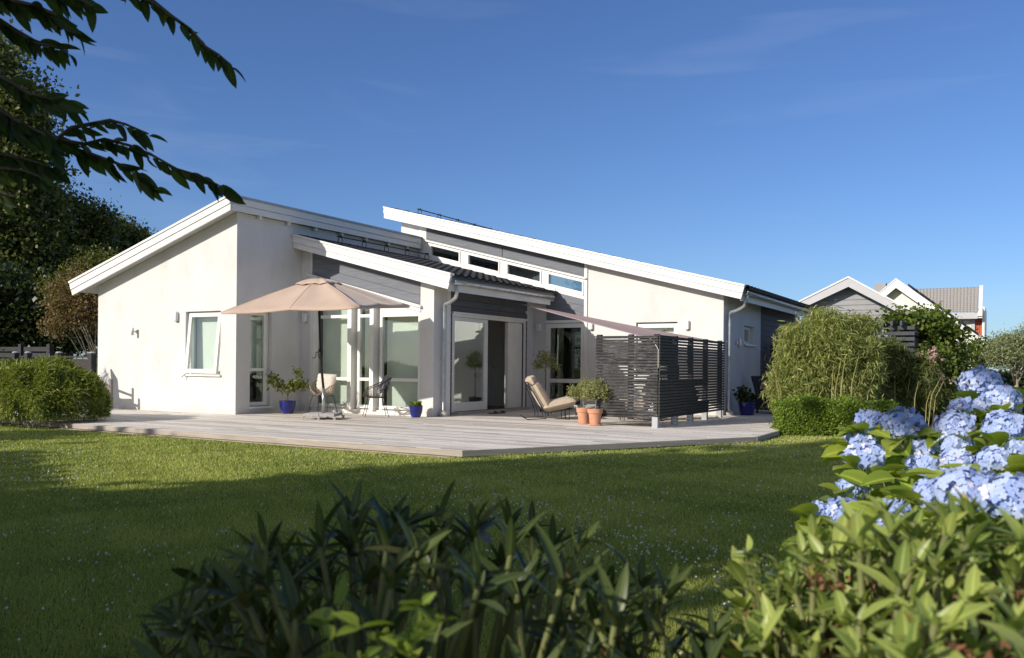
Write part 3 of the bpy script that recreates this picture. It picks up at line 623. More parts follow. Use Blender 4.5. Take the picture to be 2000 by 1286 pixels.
# sliding door
dr = thing_door = MB().prism([rect(16.29, 19.72, .0, 2.34), rect(16.35, 19.66, .05, 2.24)], 'x', XM-.10, XM+.03).build('sliding_door', M['white'], H)
MB().box(XM+.0, XM+.08, 16.27, 19.76, 2.30, 2.345).build('door_cap', M['white'], dr)
MB().box(XM-.05, XM+.22, 16.30, 19.60, .0, .055).build('threshold', M['deck_edge'], dr)
lf = MB().prism([rect(16.36, 17.88, .07, 2.23), rect(16.43, 17.73, .27, 2.15)], 'x', XM-.06, XM-.0).build('door_leaf', M['white'], dr)
MB().prism(rect(16.43, 17.73, .27, 2.15), 'x', XM-.034, XM-.026).build('pane', M['glass_coated'], lf)
MB().box(XM-.10, XM-.04, 18.96, 19.65, .06, 2.23).box(XM-.13, XM-.045, 18.92, 18.98, .06, 2.23).build('door_leaf', M['white'], dr)
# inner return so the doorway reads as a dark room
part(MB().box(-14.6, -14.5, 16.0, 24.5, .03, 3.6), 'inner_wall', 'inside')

# ------------------------------------------------------------------ wall lamps and little wall fittings
def updown_lamp(x, y, z, face, label, group='white up-and-down lamps on the house walls'):
    t = thing('wall_lamp', label, 'wall lamp', (x, y, z), 0 if face == 'y' else R(90), group)
    m = MB(); pr = [(-.05, 0), (-.062, -.03), (-.05, -.085), (.05, -.085), (.062, -.03), (.05, 0)]
    m.prism(pr, 'z', -.10, .10); m.build('housing', M['white'], t, local=True, bevel=.008)
    MB().box(-.03, .03, -.07, -.02, -.115, -.1005).build('diffuser', M['lampsteel'], t, local=True)
    MB().box(-.035, .035, -.012, .0, -.13, .13).build('back_plate', M['lampsteel'], t, local=True)
updown_lamp(-16.64, YL, 2.19, 'y', 'boxy up-and-down lamp on the left gable wall, beside the tilted window')
updown_lamp(-14.56, YG, 2.23, 'y', 'boxy up-and-down lamp in the shaded corner left of the tall glazing, above the cream chair')
updown_lamp(-10.78, YR, 2.15, 'y', 'boxy up-and-down lamp between the sliding door and the dark window')
updown_lamp(-9.27, YR, 2.18, 'y', 'boxy up-and-down lamp right of the dark window, partly behind the rose sail')
updown_lamp(-6.73, YR, 2.155, 'y', 'boxy up-and-down lamp on the right wall above the black screen, near the downpipe')
t = thing('cylinder_lamp', 'small steel cylinder lamp low on the left gable wall', 'wall lamp', (-18.07, YL, 1.86))
MB().lathe([(.032, -.09), (.034, -.085), (.034, .085), (.032, .09)], (0, -.11, 0), 16).build('housing', M['lampsteel'], t, local=True, smooth=True)
MB().tube([(0, -.08, 0), (0, 0, 0)], .018, 8).lathe([(.001, 0), (.001, .001)], (0, 0, 0), 4).box(-.035, .035, -.012, 0, -.045, .045).build('bracket', M['lampsteel'], t, local=True)
t = thing('wall_socket', 'small grey outdoor fitting on the shaded wall beside the small window', 'wall fitting', (XR, 21.45, 1.76))
MB().box(0, .05, .03, .16, -.10, .10).build('cover', M['lampsteel'], t, local=True, bevel=.006)
MB().tube([(.03, -.18, .0), (.03, .03, .0)], .010, 6).obox((.03, -.20, 0), (1, 0, 0), (0, 1, 0), (0, 0, 1), .025, .035, .045).build('sensor', M['lampsteel'], t, local=True)
o = MB().box(XM+.02, XM+.07, 19.70, 19.76, 2.48, 2.56).build('outdoor_camera', M['white'], None, bevel=.01)
tag(o, 'tiny white box fixed high on the grey boards, right of the sliding door', 'sensor')

# ------------------------------------------------------------------ things on the deck
def umbrella():
    base = Vector((-12.22, 13.50, 0)); t = thing('patio_umbrella', 'open square parasol with beige canvas on a black pole, before the tall glazing', 'parasol', base)
    apex = Vector((-12.30, 13.40, 2.90))
    L = Vector((-13.39, 11.85, 2.12)); Rr = Vector((-11.16, 15.0, 2.39)); F = Vector((-10.42, 12.45, 2.19)); B = Vector((-13.90, 14.50, 2.37))
    cs = [L, F, Rr, B]; P = []
    K = 10
    ring = []
    for i in range(4):
        a, b = cs[i], cs[(i+1) % 4]; mid = (a+b)/2; mid = mid+(Vector((apex.x, apex.y, mid.z))-mid)*.045+Vector((0, 0, .03))
        for q0, q1 in ((a, mid), (mid, b)):
            for k in range(6):
                tt = k/6; p = q0.lerp(q1, tt); p = p+(Vector((apex.x, apex.y, p.z))-p)*.03*math.sin(math.pi*tt); ring.append((p, math.sin(math.pi*tt)))
    rows = []
    for k in range(K+1):
        s = .10+.90*k/K; row = []
        for p, sg in ring:
            q = apex.lerp(p, s); q.z -= .035*sg*math.sin(math.pi*min(1, s))**.6+.02*sg*s; q.z += .05*math.sin(math.pi*s)*.5; row.append(q)
        row.append(row[0].copy()); rows.append(row)
    # short valance turned under the rim
    rows.append([q+Vector((0, 0, -.035)) for q in rows[-1]])
    c = MB().grid(rows).build('canopy', M['beige_canvas'], t, smooth=True, solid=.003)
    for i in range(0, 48, 6):
        MB().tube([rows[k][i]+Vector((0, 0, .004)) for k in range(1, K+1)], .0045, 4).build('seam', M['beige_canvas'], c)
    # vent cap over the opening
    rows = []
    for k in range(6):
        s = .02+.23*k/5; row = []
        for j, (p, sg) in enumerate(ring):
            q = apex.lerp(p, s); q.z = apex.z-.02-(apex.z-p.z)*.17*(k/5)**2+.010*math.sin(j*1.9)*k/5-.015*sg*k/5; row.append(q)
        row.append(row[0].copy()); rows.append(row)
    MB().grid(rows).build('vent_cap', M['beige_canvas'], c, smooth=True, solid=.004)
    hub = apex+Vector((0, 0, -.10)); low = apex+Vector((.02, .02, -.62))
    pts = [ring[i][0] for i in range(0, 48, 6)]
    for p in pts:
        e = p+Vector((0, 0, .0))-(p-apex)*.02; e.z -= .02
        r_ = MB().tube([hub, e], .010, 6).build('rib', M['blackmetal'], t)
        MB().tube([low, hub.lerp(e, .48)], .008, 5).build('strut', M['blackmetal'], r_)
    MB().lathe([(.04, 0), (.04, .07)], low-Vector((0, 0, .03)), 12).build('hub', M['blackmetal'], t)
    kn = Vector((-12.285, 13.47, 1.37))
    MB().tube([(-12.22, 13.5, .60), kn-Vector((0, 0, .10)), kn, kn+Vector((0, 0, .05)), apex], .026, 12).build('pole', M['blackmetal'], t, smooth=True)
    MB().tube([kn-Vector((0, 0, .14)), kn-Vector((0, 0, .06)), kn+Vector((0, 0, .02)), kn+Vector((0, 0, .08))], [.03, .055, .055, .03], 12).tube([kn, kn-_r*.09, kn-_r*.10-Vector((0, 0, .10)), kn-_r*.16-Vector((0, 0, .12))], .010, 6).build('crank', M['blackmetal'], t, smooth=True)
    MB().tube([(-12.22, 13.5, .10), (-12.222, 13.5, .64)], .033, 14).build('base_tube', M['steel'], t, smooth=True)
    b = MB(); ax = Vector((.9, .43, 0)).normalized(); ay = Vector((-ax.y, ax.x, 0))
    for sx, sy in ((-1, -1), (1, -1), (1, 1), (-1, 1)):
        b.obox(base+ax*sx*.16+ay*sy*.16+Vector((0, 0, .095)), ax, ay, (0, 0, 1), .156, .156, .03)
    b.build('base_slab', M['concrete'], t, bevel=.008)
    for sx, sy in ((-1, -1), (1, -1), (1, 1), (-1, 1), (0, -1), (0, 1)):
        c0 = base+ax*sx*.33+ay*sy*.33
        MB().obox(c0+Vector((0, 0, .055)), ax, ay, (0, 0, 1), .03, .03, .014).tube([c0-ay*.012+Vector((0, 0, .026)), c0+ay*.012+Vector((0, 0, .026))], .025, 12).build('castor', M['lampsteel'], t)
umbrella()

def shell_point(u, v, kind):
    """tub chair shell: u in [-1,1] across from arm to arm, v in [0,1] from seat front up over the back"""
    pass
def wire_chair(name, label, loc, rz, mat, legmat, dense):
    t = thing(name, label, 'chair', loc, rz, 'tub chairs by the tall glazing')
    # bucket: a section curve swept front to back; local +x is forward
    def pt(a, h):
        # a: angle round the tub (-pi..pi, 0 = back), h: 0 seat centre .. 1 rim
        back = (math.cos(a)+1)/2
        rx = .25+.05*back; ry = .285
        rimz = .60+.24*back**1.6
        x = -math.cos(a)*rx*(h**.55)+.02-.05*back*h; y = math.sin(a)*ry*(h**.5)
        z = .43+(rimz-.43)*max(0, (h-.35)/.65)**1.5 if h > .35 else .43-.02*math.sin(h*9)
        if abs(a) > 2.2: z = .43+(z-.43)*max(0, (math.pi-abs(a))/(math.pi-2.2))**.9
        return Vector((x, y, z))
    m = MB(); A = 26 if dense else 20; Hn = 9 if dense else 7; rw = .0055 if dense else .0045
    for i in range(A):
        a = -math.pi+2*math.pi*i/A; m.tube([pt(a, h) for h in np.linspace(.12, 1, 9)], rw, 5)
    for j in range(1, Hn+1):
        h = .12+.88*j/Hn; m.tube([pt(a, h) for a in np.linspace(-math.pi, math.pi, 37)], rw if j < Hn else .011, 5)
    if dense:
        for i in range(A):
            a = -math.pi+2*math.pi*(i+.5)/A; m.tube([pt(a+.10*math.sin(h*14), h) for h in np.linspace(.3, 1, 12)], rw, 4)
    m.build('shell', mat, t, local=True, smooth=True)
    fr = MB().tube([(-.17, -.18, .415), (.17, -.2, .415), (.17, .2, .415), (-.17, .18, .415), (-.17, -.18, .415)], .008, 6)
    fr.build('seat_frame', legmat, t, local=True)
    for sx, sy in ((1, 1), (1, -1), (-1, 1), (-1, -1)):
        MB().tube([(sx*.15, sy*.17, .415), (sx*.17, sy*.195, .33), (sx*.255, sy*.25, .0)], .0075, 6).build('leg', legmat, t, local=True)
    MB().tube([(-.21, -.22, .17), (-.21, .22, .17)], .004, 5).tube([(.205, -.22, .17), (.205, .22, .17)], .004, 5).build('stretcher', legmat, t, local=True)
    return t
def pillow(cx, w_, h_, d_, puff=1.0, n=12):
    """a soft cushion in local x(width) z(height) y(depth)"""
    rows = []
    for sgn in (1, -1):
        for i in range(n+1):
            v = -1+2*i/n; row = []
            for j in range(n+1):
                u = -1+2*j/n
                e = max(0, (1-u**4))*max(0, (1-v**4)); p = e**.45
                row.append((u*w_/2*(1-.06*v*v*(1-abs(u))), sgn*d_/2*p*puff+.004*math.sin(9*u+3)*math.sin(7*v)*p, v*h_/2*(1-.05*u*u*(1-abs(v)))))
            rows.append(row)
    m = MB(); m.grid(rows[:n+1]); m.grid(rows[n+1:]); return m
# headings: local +x is forward
c1 = wire_chair('tub_chair', 'pale woven rattan tub chair with thin black legs, behind the parasol pole', (-13.42, 14.80, 0), R(-75), M['rattan'], M['blackmetal'], True)
# knitted throw cushion standing in it
o = pillow(0, .46, .44, .12).build('cushion', M['creamcloth'], None, smooth=True); o.location = (-13.45, 14.93, .69); o.rotation_euler = (R(-14), R(3), R(15)); tag(o, 'cream knitted cushion standing in the pale rattan tub chair', 'cushion')
c2 = wire_chair('tub_chair', 'dark open wire tub chair seen from behind its arm, holding a grey cushion', (-11.90, 14.80, 0), R(-135), M['darkrattan'], M['blackmetal'], False)
o = pillow(0, .44, .42, .13).build('cushion', M['greycloth'], None, smooth=True); o.location = (-11.79, 14.92, .70); o.rotation_euler = (R(-26), R(-12), R(-42)); tag(o, 'grey square cushion leaning in the dark wire tub chair', 'cushion')

def leaves(name, mat, n, sampler, size, parent, tpl=None, tplf=None, smooth=False, up=.3, wr=1.0, local=False, down=0.0, dirs=None, **k):
    T, F = (RH, RHF) if tpl is None else (tpl, tplf)
    P = sampler(n); n = len(P)
    D = unit(RNG.normal(size=(n, 3))) if dirs is None else dirs+RNG.normal(size=(n, 3))*.35
    D[:, 2] += up-down; U = RNG.normal(size=(n, 3))*.7+np.array([0, 0, 1.0])
    S = size*(.65+.7*RNG.random(n))
    return bulk(name, place(T, P, D, U, S, S*wr), F, mat, parent, local, smooth=smooth, **k)
def blob_sampler(blobs, clump, per=60, shell=.55, jitter=1.0):
    """blobs: (centre, radii); points gathered in clumps inside each ellipsoid's outer part"""
    def f(n):
        vol = np.array([b[1][0]*b[1][1]*b[1][2] for b in blobs])**(2/3); vol = vol/vol.sum(); out = []
        for (c, r), q in zip(blobs, vol):
            k = int(n*q); nc = max(3, k//per); d = unit(RNG.normal(size=(nc, 3))); rad = (shell+(1-shell)*RNG.random(nc)**.6)
            C = np.array(c)+d*np.array(r)*rad[:, None]; i = RNG.integers(0, nc, k)
            cl = clump*(.6+.8*RNG.random(nc))
            out.append(C[i]+RNG.normal(size=(k, 3))*cl[i][:, None]*np.array([1, 1, .75])*jitter)
        return np.concatenate(out)
    return f
def pot(name, mat, prof, parent, soilr, soilz, local=True):
    p = MB().lathe(prof, (0, 0, 0), 36).build('pot', mat, parent, local=local, smooth=True, bevel=0)
    MB().lathe([(soilr, soilz), (soilr*.98, soilz+.006)], (0, 0, 0), 24).build('soil', M['soil'], p, local=True)
BLUEPOT = [(.105, 0), (.115, .004), (.15, .08), (.175, .17), (.18, .24), (.185, .275), (.19, .285), (.185, .292), (.168, .29), (.165, .26), (.16, .25)]
t = thing('potted_tree', 'small leafy citrus tree in a glazed blue pot, beside the tall narrow window', 'potted tree', (-14.12, 14.42, 0))
pot('pot', M['blue_glaze'], BLUEPOT, t, .163, .255)
MB().tube([(0, 0, .25), (.0, .0, .38), (-.01, 0, .47)], [.014, .012, .011], 7).tube([(0, 0, .44), (.10, .08, .62), (.17, .11, .86)], [.010, .007, .003], 6).tube([(0, 0, .43), (-.12, -.07, .58), (-.27, -.14, .78)], [.010, .007, .003], 6).tube([(0, 0, .45), (.14, .07, .55), (.30, .17, .66)], [.009, .006, .003], 6).build('trunk', M['bark'], t, local=True)
def cit(n):
    return blob_sampler([((-.20, -.11, .70), (.17, .15, .14)), ((.17, .10, .66), (.18, .16, .12)), ((.17, .11, .88), (.08, .08, .12)), ((.0, .0, .56), (.20, .17, .10)), ((-.28, -.16, .80), (.08, .08, .07)), ((.30, .18, .62), (.10, .1, .08))], .035, 8, .35)(n)
LT, LF = leaf_tpl(.42, .2, .1, 4)
leaves('foliage', M['citrus'], 760, lambda n: cit(n)*np.array([1.1, 1.1, 1.14])-np.array([0, 0, .06]), .078, t, LT, LF, smooth=True, local=True, up=-.1)
t = thing('potted_plant', 'low bright green herb in a small cobalt pot, at the foot of the white column', 'potted plant', (-11.03, 15.08, 0))
pot('pot', M['blue_glaze'], [(r_*.80, z*.86) for r_, z in BLUEPOT], t, .13, .22)
leaves('foliage', M['herb'], 420, lambda n: np.stack([.11*np.sqrt(RNG.random(n))*np.cos(q := RNG.random(n)*6.28), .11*np.sqrt(RNG.random(n))*np.sin(q), .24+.07*RNG.random(n)], 1), .045, t, local=True, up=.6, wr=1.6)
TC = [(.098, 0), (.10, .0), (.125, .19), (.128, .205), (.146, .207), (.152, .285), (.150, .29), (.136, .29), (.132, .25)]
def olive(loc, label, lean, seed):
    t = thing('potted_tree', label, 'potted tree', loc, 0, 'olive shrubs in terracotta pots')
    pt_ = MB().lathe([(r_, z+.03) for r_, z in TC], (0, 0, 0), 32).build('pot', M['terracotta'], t, local=True, smooth=False, bevel=.004)
    MB().lathe([(.133, .27), (.13, .278)], (0, 0, 0), 24).build('soil', M['soil'], pt_, local=True)
    MB().lathe([(.10, 0), (.125, .004), (.135, .028), (.12, .03)], (0, 0, 0), 28).build('saucer', M['terracotta'], t, local=True, smooth=True)
    m = MB().tube([(0, 0, .27), (.01*lean, 0, .37), (.02*lean, .01, .46)], [.013, .011, .010], 7)
    for k in range(7):
        a = k*.9+seed; m.tube([(.02*lean, 0, .44), (.06*math.cos(a), .06*math.sin(a), .53), (.16*math.cos(a), .16*math.sin(a), .62+.03*(k % 3))], [.007, .005, .002], 5)
    m.build('trunk', M['palebark'], t, local=True)
    leaves('foliage', M['olive'], 1900, blob_sampler([((.02*lean, 0, .64), (.19, .18, .17)), ((-.16, -.10, .62), (.13, .11, .12)), ((.15, .09, .62), (.14, .12, .14)), ((.03, .02, .78), (.13, .11, .10))], .035, 14, .3), .046, t, local=True, up=.35, wr=.55)
olive((-7.22, 15.42, 0), 'grey-green olive shrub in the terracotta pot further from the black screen', -1, 0.0)
olive((-6.86, 15.16, 0), 'grey-green olive shrub in the terracotta pot right against the black screen', 1, 1.3)
t = thing('potted_tree', 'slender standard tree with a ball of dull leaves, behind the lounge chair', 'potted tree', (-9.95, 19.0, 0))
pot('pot', M['blackmetal'], [(.13, 0), (.17, .28), (.17, .3), (.155, .3), (.15, .27)], t, .15, .265)
MB().tube([(0, 0, .26), (.01, 0, .7), (0, 0, 1.12)], [.013, .011, .009], 7).build('trunk', M['bark'], t, local=True)
leaves('foliage', M['olive'], 700, blob_sampler([((0, 0, 1.26), (.27, .25, .19)), ((-.2, -.1, 1.15), (.13, .12, .08)), ((.2, .12, 1.12), (.14, .12, .08)), ((.0, 0, 1.42), (.10, .1, .12))], .05, 10, .2), .07, t, local=True, up=.0, wr=.6)
t = thing('planter', 'wide pale grey bowl planter behind the lounge chair', 'planter', (-8.35, 18.0, 0))
MB().lathe([(.16, 0), (.20, .02), (.29, .20), (.315, .25), (.30, .25), (.27, .2)], (0, 0, 0), 36).build('bowl', M['greypot'], t, local=True, smooth=True)
MB().lathe([(.275, .20), (.27, .21)], (0, 0, 0), 24).build('soil', M['soil'], t, local=True)

# lounge chair: local +x forward
def lounge(loc, rz, label):
    t = thing('lounge_chair', label, 'lounge chair', loc, rz, 'low lounge chairs with linen cushions')
    for sy in (-1, 1):
        y = sy*.34
        MB().tube([(-.42, y, .78), (-.05, y, .16), (-.02, y, .15), (.52, y, .24)], .012, 7).build('side_frame', M['blackmetal'], t, local=True, smooth=True)
        MB().tube([(-.42, y*.95, .76), (-.20, y*.95, .16), (-.20, y, .05)], .008, 6).build('back_strut', M['blackmetal'], t, local=True)
        MB().tube([(-.05, y, .16), (-.02, y, .03), (-.42, y, .012), (-.52, y, .06)], .010, 7).build('runner', M['blackmetal'], t, local=True)
        MB().tube([(.38, y, .22), (.38, y, .012), (.46, y, .012), (.46, y, .23)], .009, 7).build('leg', M['blackmetal'], t, local=True)
    m = MB()
    for k in range(9):
        y = -.30+.075*k; m.tube([(-.42, y, .78), (-.06, y, .17), (.50, y, .235)], .005, 5)
    m.tube([(-.42, -.34, .78), (-.42, .34, .78)], .012, 7).tube([(.52, -.34, .24), (.52, .34, .24)], .012, 7).tube([(-.05, -.34, .155), (-.05, .34, .155)], .010, 7)
    m.build('wire_back', M['blackmetal'], t, local=True)
    def cush(name, w_, h_, d_, c, hd, n=16):
        hd = Vector(hd).normalized(); X = Vector((0, 1, 0)); Y = hd.cross(X).normalized()
        m_ = pillow(0, w_, h_, d_, n=n); mt = Matrix((X, Y, hd)).transposed(); c = Vector(c)
        m_.v = [tuple(mt @ Vector(v)+c) for v in m_.v]
        o = m_.build(name, M['cushion'], t, local=True, smooth=True)
        return o
    bd = Vector((-.36, 0, .62)).normalized()
    cush('back_cushion', .68, .66, .26, (-.115, 0, .50), bd)
    cush('head_cushion', .68, .19, .22, (-.32, 0, .82), bd, 12)
    cush('seat_cushion', .70, .72, .24, (.26, 0, .32), (.96, 0, .22))
    return t
lounge((-8.55, 16.35, 0), R(34), 'low wire lounge chair with beige cushions, in full view before the doorway')
lounge((-6.75, 17.3, 0), R(205), 'low wire lounge chair mostly hidden behind the olive shrubs and black screen')
t = thing('coffee_table', 'low dark table behind the lounge chair, by the dark window', 'table', (-8.9, 17.9, 0), R(20))
MB().box(-.35, .35, -.3, .3, .33, .36).build('table_top', M['darkrattan'], t, local=True, bevel=.005)
for sx in (-1, 1):
    for sy in (-1, 1): MB().tube([(sx*.3, sy*.25, .33), (sx*.32, sy*.27, 0)], .012, 6).build('leg', M['blackmetal'], t, local=True)
def sandal(x, y, a, lab):
    t = thing('sandal', lab, 'sandal', (x, y, .002), a, 'pair of dark sandals')
    P = [(.13*math.cos(q)*(1), .045*math.sin(q)*(1+.25*math.cos(q))) for q in np.linspace(0, 6.28, 18)[:-1]]
    MB().prism(P, 'z', 0, .022).build('sole', M['blackmetal'], t, local=True); MB().grid([[(.02+.05*k/3, .045*math.cos(j*math.pi/6), .02+.04*math.sin(j*math.pi/6)) for j in range(7)] for k in range(4)]).build('strap', M['darkrattan'], t, local=True, solid=.006)
sandal(-10.45, 17.35, .9, 'dark sandal on the deck at the doorway, the one nearer the glass pane'); sandal(-10.40, 17.62, 1.2, 'dark sandal on the deck at the doorway, the one nearer the lounge chair')
t = thing('house_plant', 'dark big-leaved plant standing inside the doorway', 'plant', (-12.6, 20.6, .03))
pot('pot', M['greypot'], [(.12, 0), (.17, .3), (.17, .32), (.15, .32)], t, .15, .28)
m = MB(); PP = []; DD = []
for k in range(9):
    a = k*2.4; e = Vector((.35*math.cos(a), .35*math.sin(a), .75+.08*k)); m.tube([(0, 0, .3), (e.x*.4, e.y*.4, .3+(e.z-.3)*.7), e], .008, 5); PP.append(e); DD.append((math.cos(a), math.sin(a), -.3))
m.build('stem', M['stem'], t, local=True)
bulk('foliage', place(LT, np.array([tuple(p) for p in PP]), np.array(DD), np.tile([0, 0, 1.0], (9, 1)), .38, np.full(9, .75)), LF, M['darkleaf'], t, local=True, smooth=True)

# slatted screen, black, L-shaped
def screen():
    t = thing('slatted_screen', 'weathered black slatted privacy screen standing L-shaped on the deck', 'screen', (-5.67, 15.29, 0))
    rng = random.Random(3); y0 = 15.27; x0, x1 = -6.90, -5.64; z = .17; P = .0575
    m = MB(); k = 0
    while z < 1.70:
        xs = x0+rng.uniform(-.004, .004)
        # solid courses alternate with open ones; some filler battens close parts of the gaps
        m.box(xs, x1+.0, y0-.022+rng.uniform(-.001, .001), y0, z, z+.043); k += 1
        z += P
    rows = int((1.70-.17)/P)
    for i in range(rows):
        zz = .17+i*P+.040
        u = i/rows
        segs = []
        if u < .16: segs = [(x0, x1)] if rng.random() < .7 else [(x0, -6.3)]
        elif u < .42: segs = [(x0, x0+.14+.30*(.42-u)/.2), (-5.86-.12*rng.random(), x1)]
        elif u < .64: segs = [(x0, x0+.13), (-6.25+.45*rng.random(), x1)]
        elif u < .78: segs = [(x0, x1)] if rng.random() < .7 else [(x0, -6.5), (-6.1, x1)]
        else: segs = [(x0, x0+.10), (-6.05+.1*rng.random(), x1)]
        for a, b in segs: m.box(a, b, y0+.001, y0+.014, zz-.004, zz+.026)
    m.build('slat_panel', M['charred'], t)
    # long side, seen in shade
    m = MB(); z = .17; xx = -5.62; i = 0
    while z < 1.70:
        m.box(xx, xx+.022, y0-.02, 19.45, z+0.0, z+.040)
        zz = z+.038; u = (z-.17)/1.53
        if u < .12: segs = [(y0, 18.35)]
        elif u < .34: segs = [(y0, 17.35+rng.random()*.3)]
        elif u < .44: segs = [(y0, 18.3)] if rng.random() < .6 else [(y0, 17.2)]
        elif u < .62: segs = [(15.75, 16.4)] if rng.random() < .5 else [(y0, 16.4)]
        elif u < .90: segs = [(y0, 16.3), (16.85+.1*rng.random(), 17.25)]
        else: segs = [(y0, 16.0)]
        for a, b in segs: m.box(xx-.016, xx-.001, a, b, zz-.008, zz+.026)
        z += P; i += 1
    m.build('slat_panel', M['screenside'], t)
    for px_, py_ in ((x0+.05, y0+.05), (-6.2, y0+.05), (-5.69, y0+.05), (-5.69, 16.35), (-5.69, 17.3), (-5.69, 18.3), (-5.69, 19.38)):
        p = MB().box(px_-.045, px_+.045, py_-.045, py_+.045, .14 if py_ < 19 else .0, 1.745).build('post', M['fence'], t)
    for px_, py_ in ((-5.69, y0+.03), (-5.69, 16.35), (-5.69, 17.3), (-5.69, 18.3), (-5.69, 19.38)):
        MB().box(px_-.055, px_+.055, py_-.055, py_+.055, .0, .20).build('post_foot', M['greypot'], t)
    MB().box(x0-.03, -5.60, y0-.03, y0+.09, 1.70, 1.715).build('top_rail', M['charred'], t)
    MB().box(-5.73, -5.59, y0+.09, 19.45, 1.70, 1.715).build('top_rail', M['fence'], t)
screen()
# sail
def sail():
    A, B, C = Vector((-10.90, 18.75, 2.76)), Vector((-5.80, 15.26, 1.66)), Vector((-5.72, 19.75, 1.71)); n = 16; V = []; F = []
    idx = {}
    for i in range(n+1):
        for j in range(n+1-i):
            a = 1-(i+j)/n; b = i/n; c = j/n; p = A*a+B*b+C*c
            cen = (A+B+C)/3; e = min(a, b, c)
            p += (cen-p)*.0+Vector((0, 0, -.05*4*(a*b+b*c+a*c)*.35))
            # hollow edges
            for u, v, w3 in ((a, b, c), (b, c, a), (a, c, b)):
                if w3 < .5: p += (cen-p)*(.09*(1-w3*2)*4*u*v)*.55
            idx[i, j] = len(V); V.append(p)
    for i in range(n):
        for j in range(n-i):
            F.append((idx[i, j], idx[i+1, j], idx[i, j+1]))
            if i+j < n-1: F.append((idx[i+1, j], idx[i+1, j+1], idx[i, j+1]))
    o = thing('shade_sail', 'dusty rose triangular shade sail stretched from above the sliding door down to the black screen', 'shade sail', A)
    MB().add(V, F).build('cloth', M['rose_canvas'], o, smooth=True, solid=.004)
    for pts_, r_ in (([A, A+Vector((-.03, 0, .05))], .008), ([B, Vector((-5.72, 15.26, 1.60)), Vector((-5.63, 15.24, 1.45)), Vector((-5.63, 15.24, 1.12))], .006), ([C, Vector((-5.72, 20.18, 1.75))], .008)):
        MB().tube(pts_, r_, 6).build('rope', M['creamcloth'], o)
sail()
# dark seats and pots on the far right terrace
t = thing('potted_plant', 'dull leafy plant in a tapering blue pot, in the shade beside the right downpipe', 'potted plant', (-5.42, 20.75, 0))
pot('pot', M['blue_glaze'], [(.15, 0), (.16, .005), (.205, .30), (.21, .33), (.19, .33), (.18, .29)], t, .185, .295)
leaves('foliage', M['darkleaf'], 420, blob_sampler([((0, 0, .45), (.26, .24, .16)), ((-.1, 0, .52), (.15, .15, .12))], .05, 14, .3), .085, t, local=True, wr=1.3)
def armchair(loc, rz, label):
    t = thing('armchair', label, 'armchair', loc, rz, 'dark woven armchairs')
    MB().box(-.30, .30, -.32, .32, .14, .40).build('seat', M['fence'], t, local=True, bevel=.02)
    MB().box(-.32, .32, .27, .34, .10, .62).build('arm', M['fence'], t, local=True, bevel=.02); MB().box(-.32, .32, -.34, -.27, .10, .62).build('arm', M['fence'], t, local=True, bevel=.02)
    MB().obox((-.36, 0, .62), (.94, 0, .34), (0, 1, 0), (-.34, 0, .94), .03, .30, .33).build('backrest', M['fence'], t, local=True, bevel=.02)
    for sx in (-.28, .28):
        for sy in (-.29, .29): MB().box(sx-.02, sx+.02, sy-.02, sy+.02, 0, .14).build('leg', M['blackmetal'], t, local=True)
    return t
armchair((-5.05, 21.9, 0), R(-25), 'dark woven armchair with a pinkish cushion, in the shade behind the blue pot')
o = pillow(0, .42, .42, .14).build('cushion', M['rose_canvas'], None, smooth=True); o.location = (-5.28, 22.0, .62); o.rotation_euler = (R(-20), 0, R(-115)); tag(o, 'faded pink cushion in the dark armchair beside the blue pot', 'cushion')
armchair((-4.3, 23.4, 0), R(200), 'dark woven armchair furthest back in the shade beside the bamboo')
t = thing('side_table', 'small round table with a pale glass top, half hidden by the bamboo', 'table', (-4.35, 22.2, 0))
MB().lathe([(.30, .50), (.30, .52)], (0, 0, 0), 24).build('table_top', M['greypot'], t, local=True); MB().tube([(0, 0, 0), (0, 0, .5)], .03, 8).build('leg', M['blackmetal'], t, local=True)
t = thing('slatted_fence', 'tall dark slatted fence panel against the grey boards, left of the bamboo', 'fence', (-5.4, 24.6, 0))
m = MB()
for k in range(24): m.box(-5.78, -3.6, 24.60, 24.63, .08+k*.072, .08+k*.072+.05)
m.build('slats', M['fence'], t); MB().box(-5.78, -5.68, 24.55, 24.60, 0, 1.84).build('post', M['fence'], t); MB().box(-4.0, -3.9, 24.55, 24.60, 0, 1.84).build('post', M['fence'], t)

# ------------------------------------------------------------------ vegetation
def tree(name, label, cat, base, trunk_h, blobs, n, size, mat, bark='bark', r0=.2, clump=.35, per=70, group=None, shell=.5, limbs=10, wr=1.0, up=.2, tpl=None, tplf=None, smooth=False):
    t = thing(name, label, cat, base, 0, group); b = Vector(base); rnd = random.Random(int(abs(b.x*31+b.y*17)))
    m = MB(); top = b+Vector((0, 0, trunk_h)); m.tube([b-Vector((0, 0, .1)), b+Vector((.02, 0, trunk_h*.5)), top], [r0, r0*.8, r0*.62], 9)
    for k in range(limbs):
        c, r_ = blobs[k % len(blobs)]; a = rnd.uniform(0, 6.28); e = Vector(c)+Vector((math.cos(a)*r_[0]*.6, math.sin(a)*r_[1]*.6, rnd.uniform(-.3, .6)*r_[2]))
        s = b+Vector((0, 0, trunk_h*rnd.uniform(.7, 1))); md = s.lerp(e, .5)+Vector((0, 0, .1*(e-s).length))
        m.tube([s, md, e], [r0*.45, r0*.28, r0*.08], 6)
    m.build('trunk', M[bark], t, smooth=True)
    leaves('crown', M[mat], n, blob_sampler(blobs, clump, per, shell), size, t, tpl, tplf, wr=wr, up=up, smooth=smooth)
    return t
def B(px_, py_, d, rx, ry, rz): p = at(px_, py_, d); return ((p.x, p.y, p.z), (rx, ry, rz))
def gbase(px_, d): p = at(px_, 700, d); return (p.x, p.y, LZ)
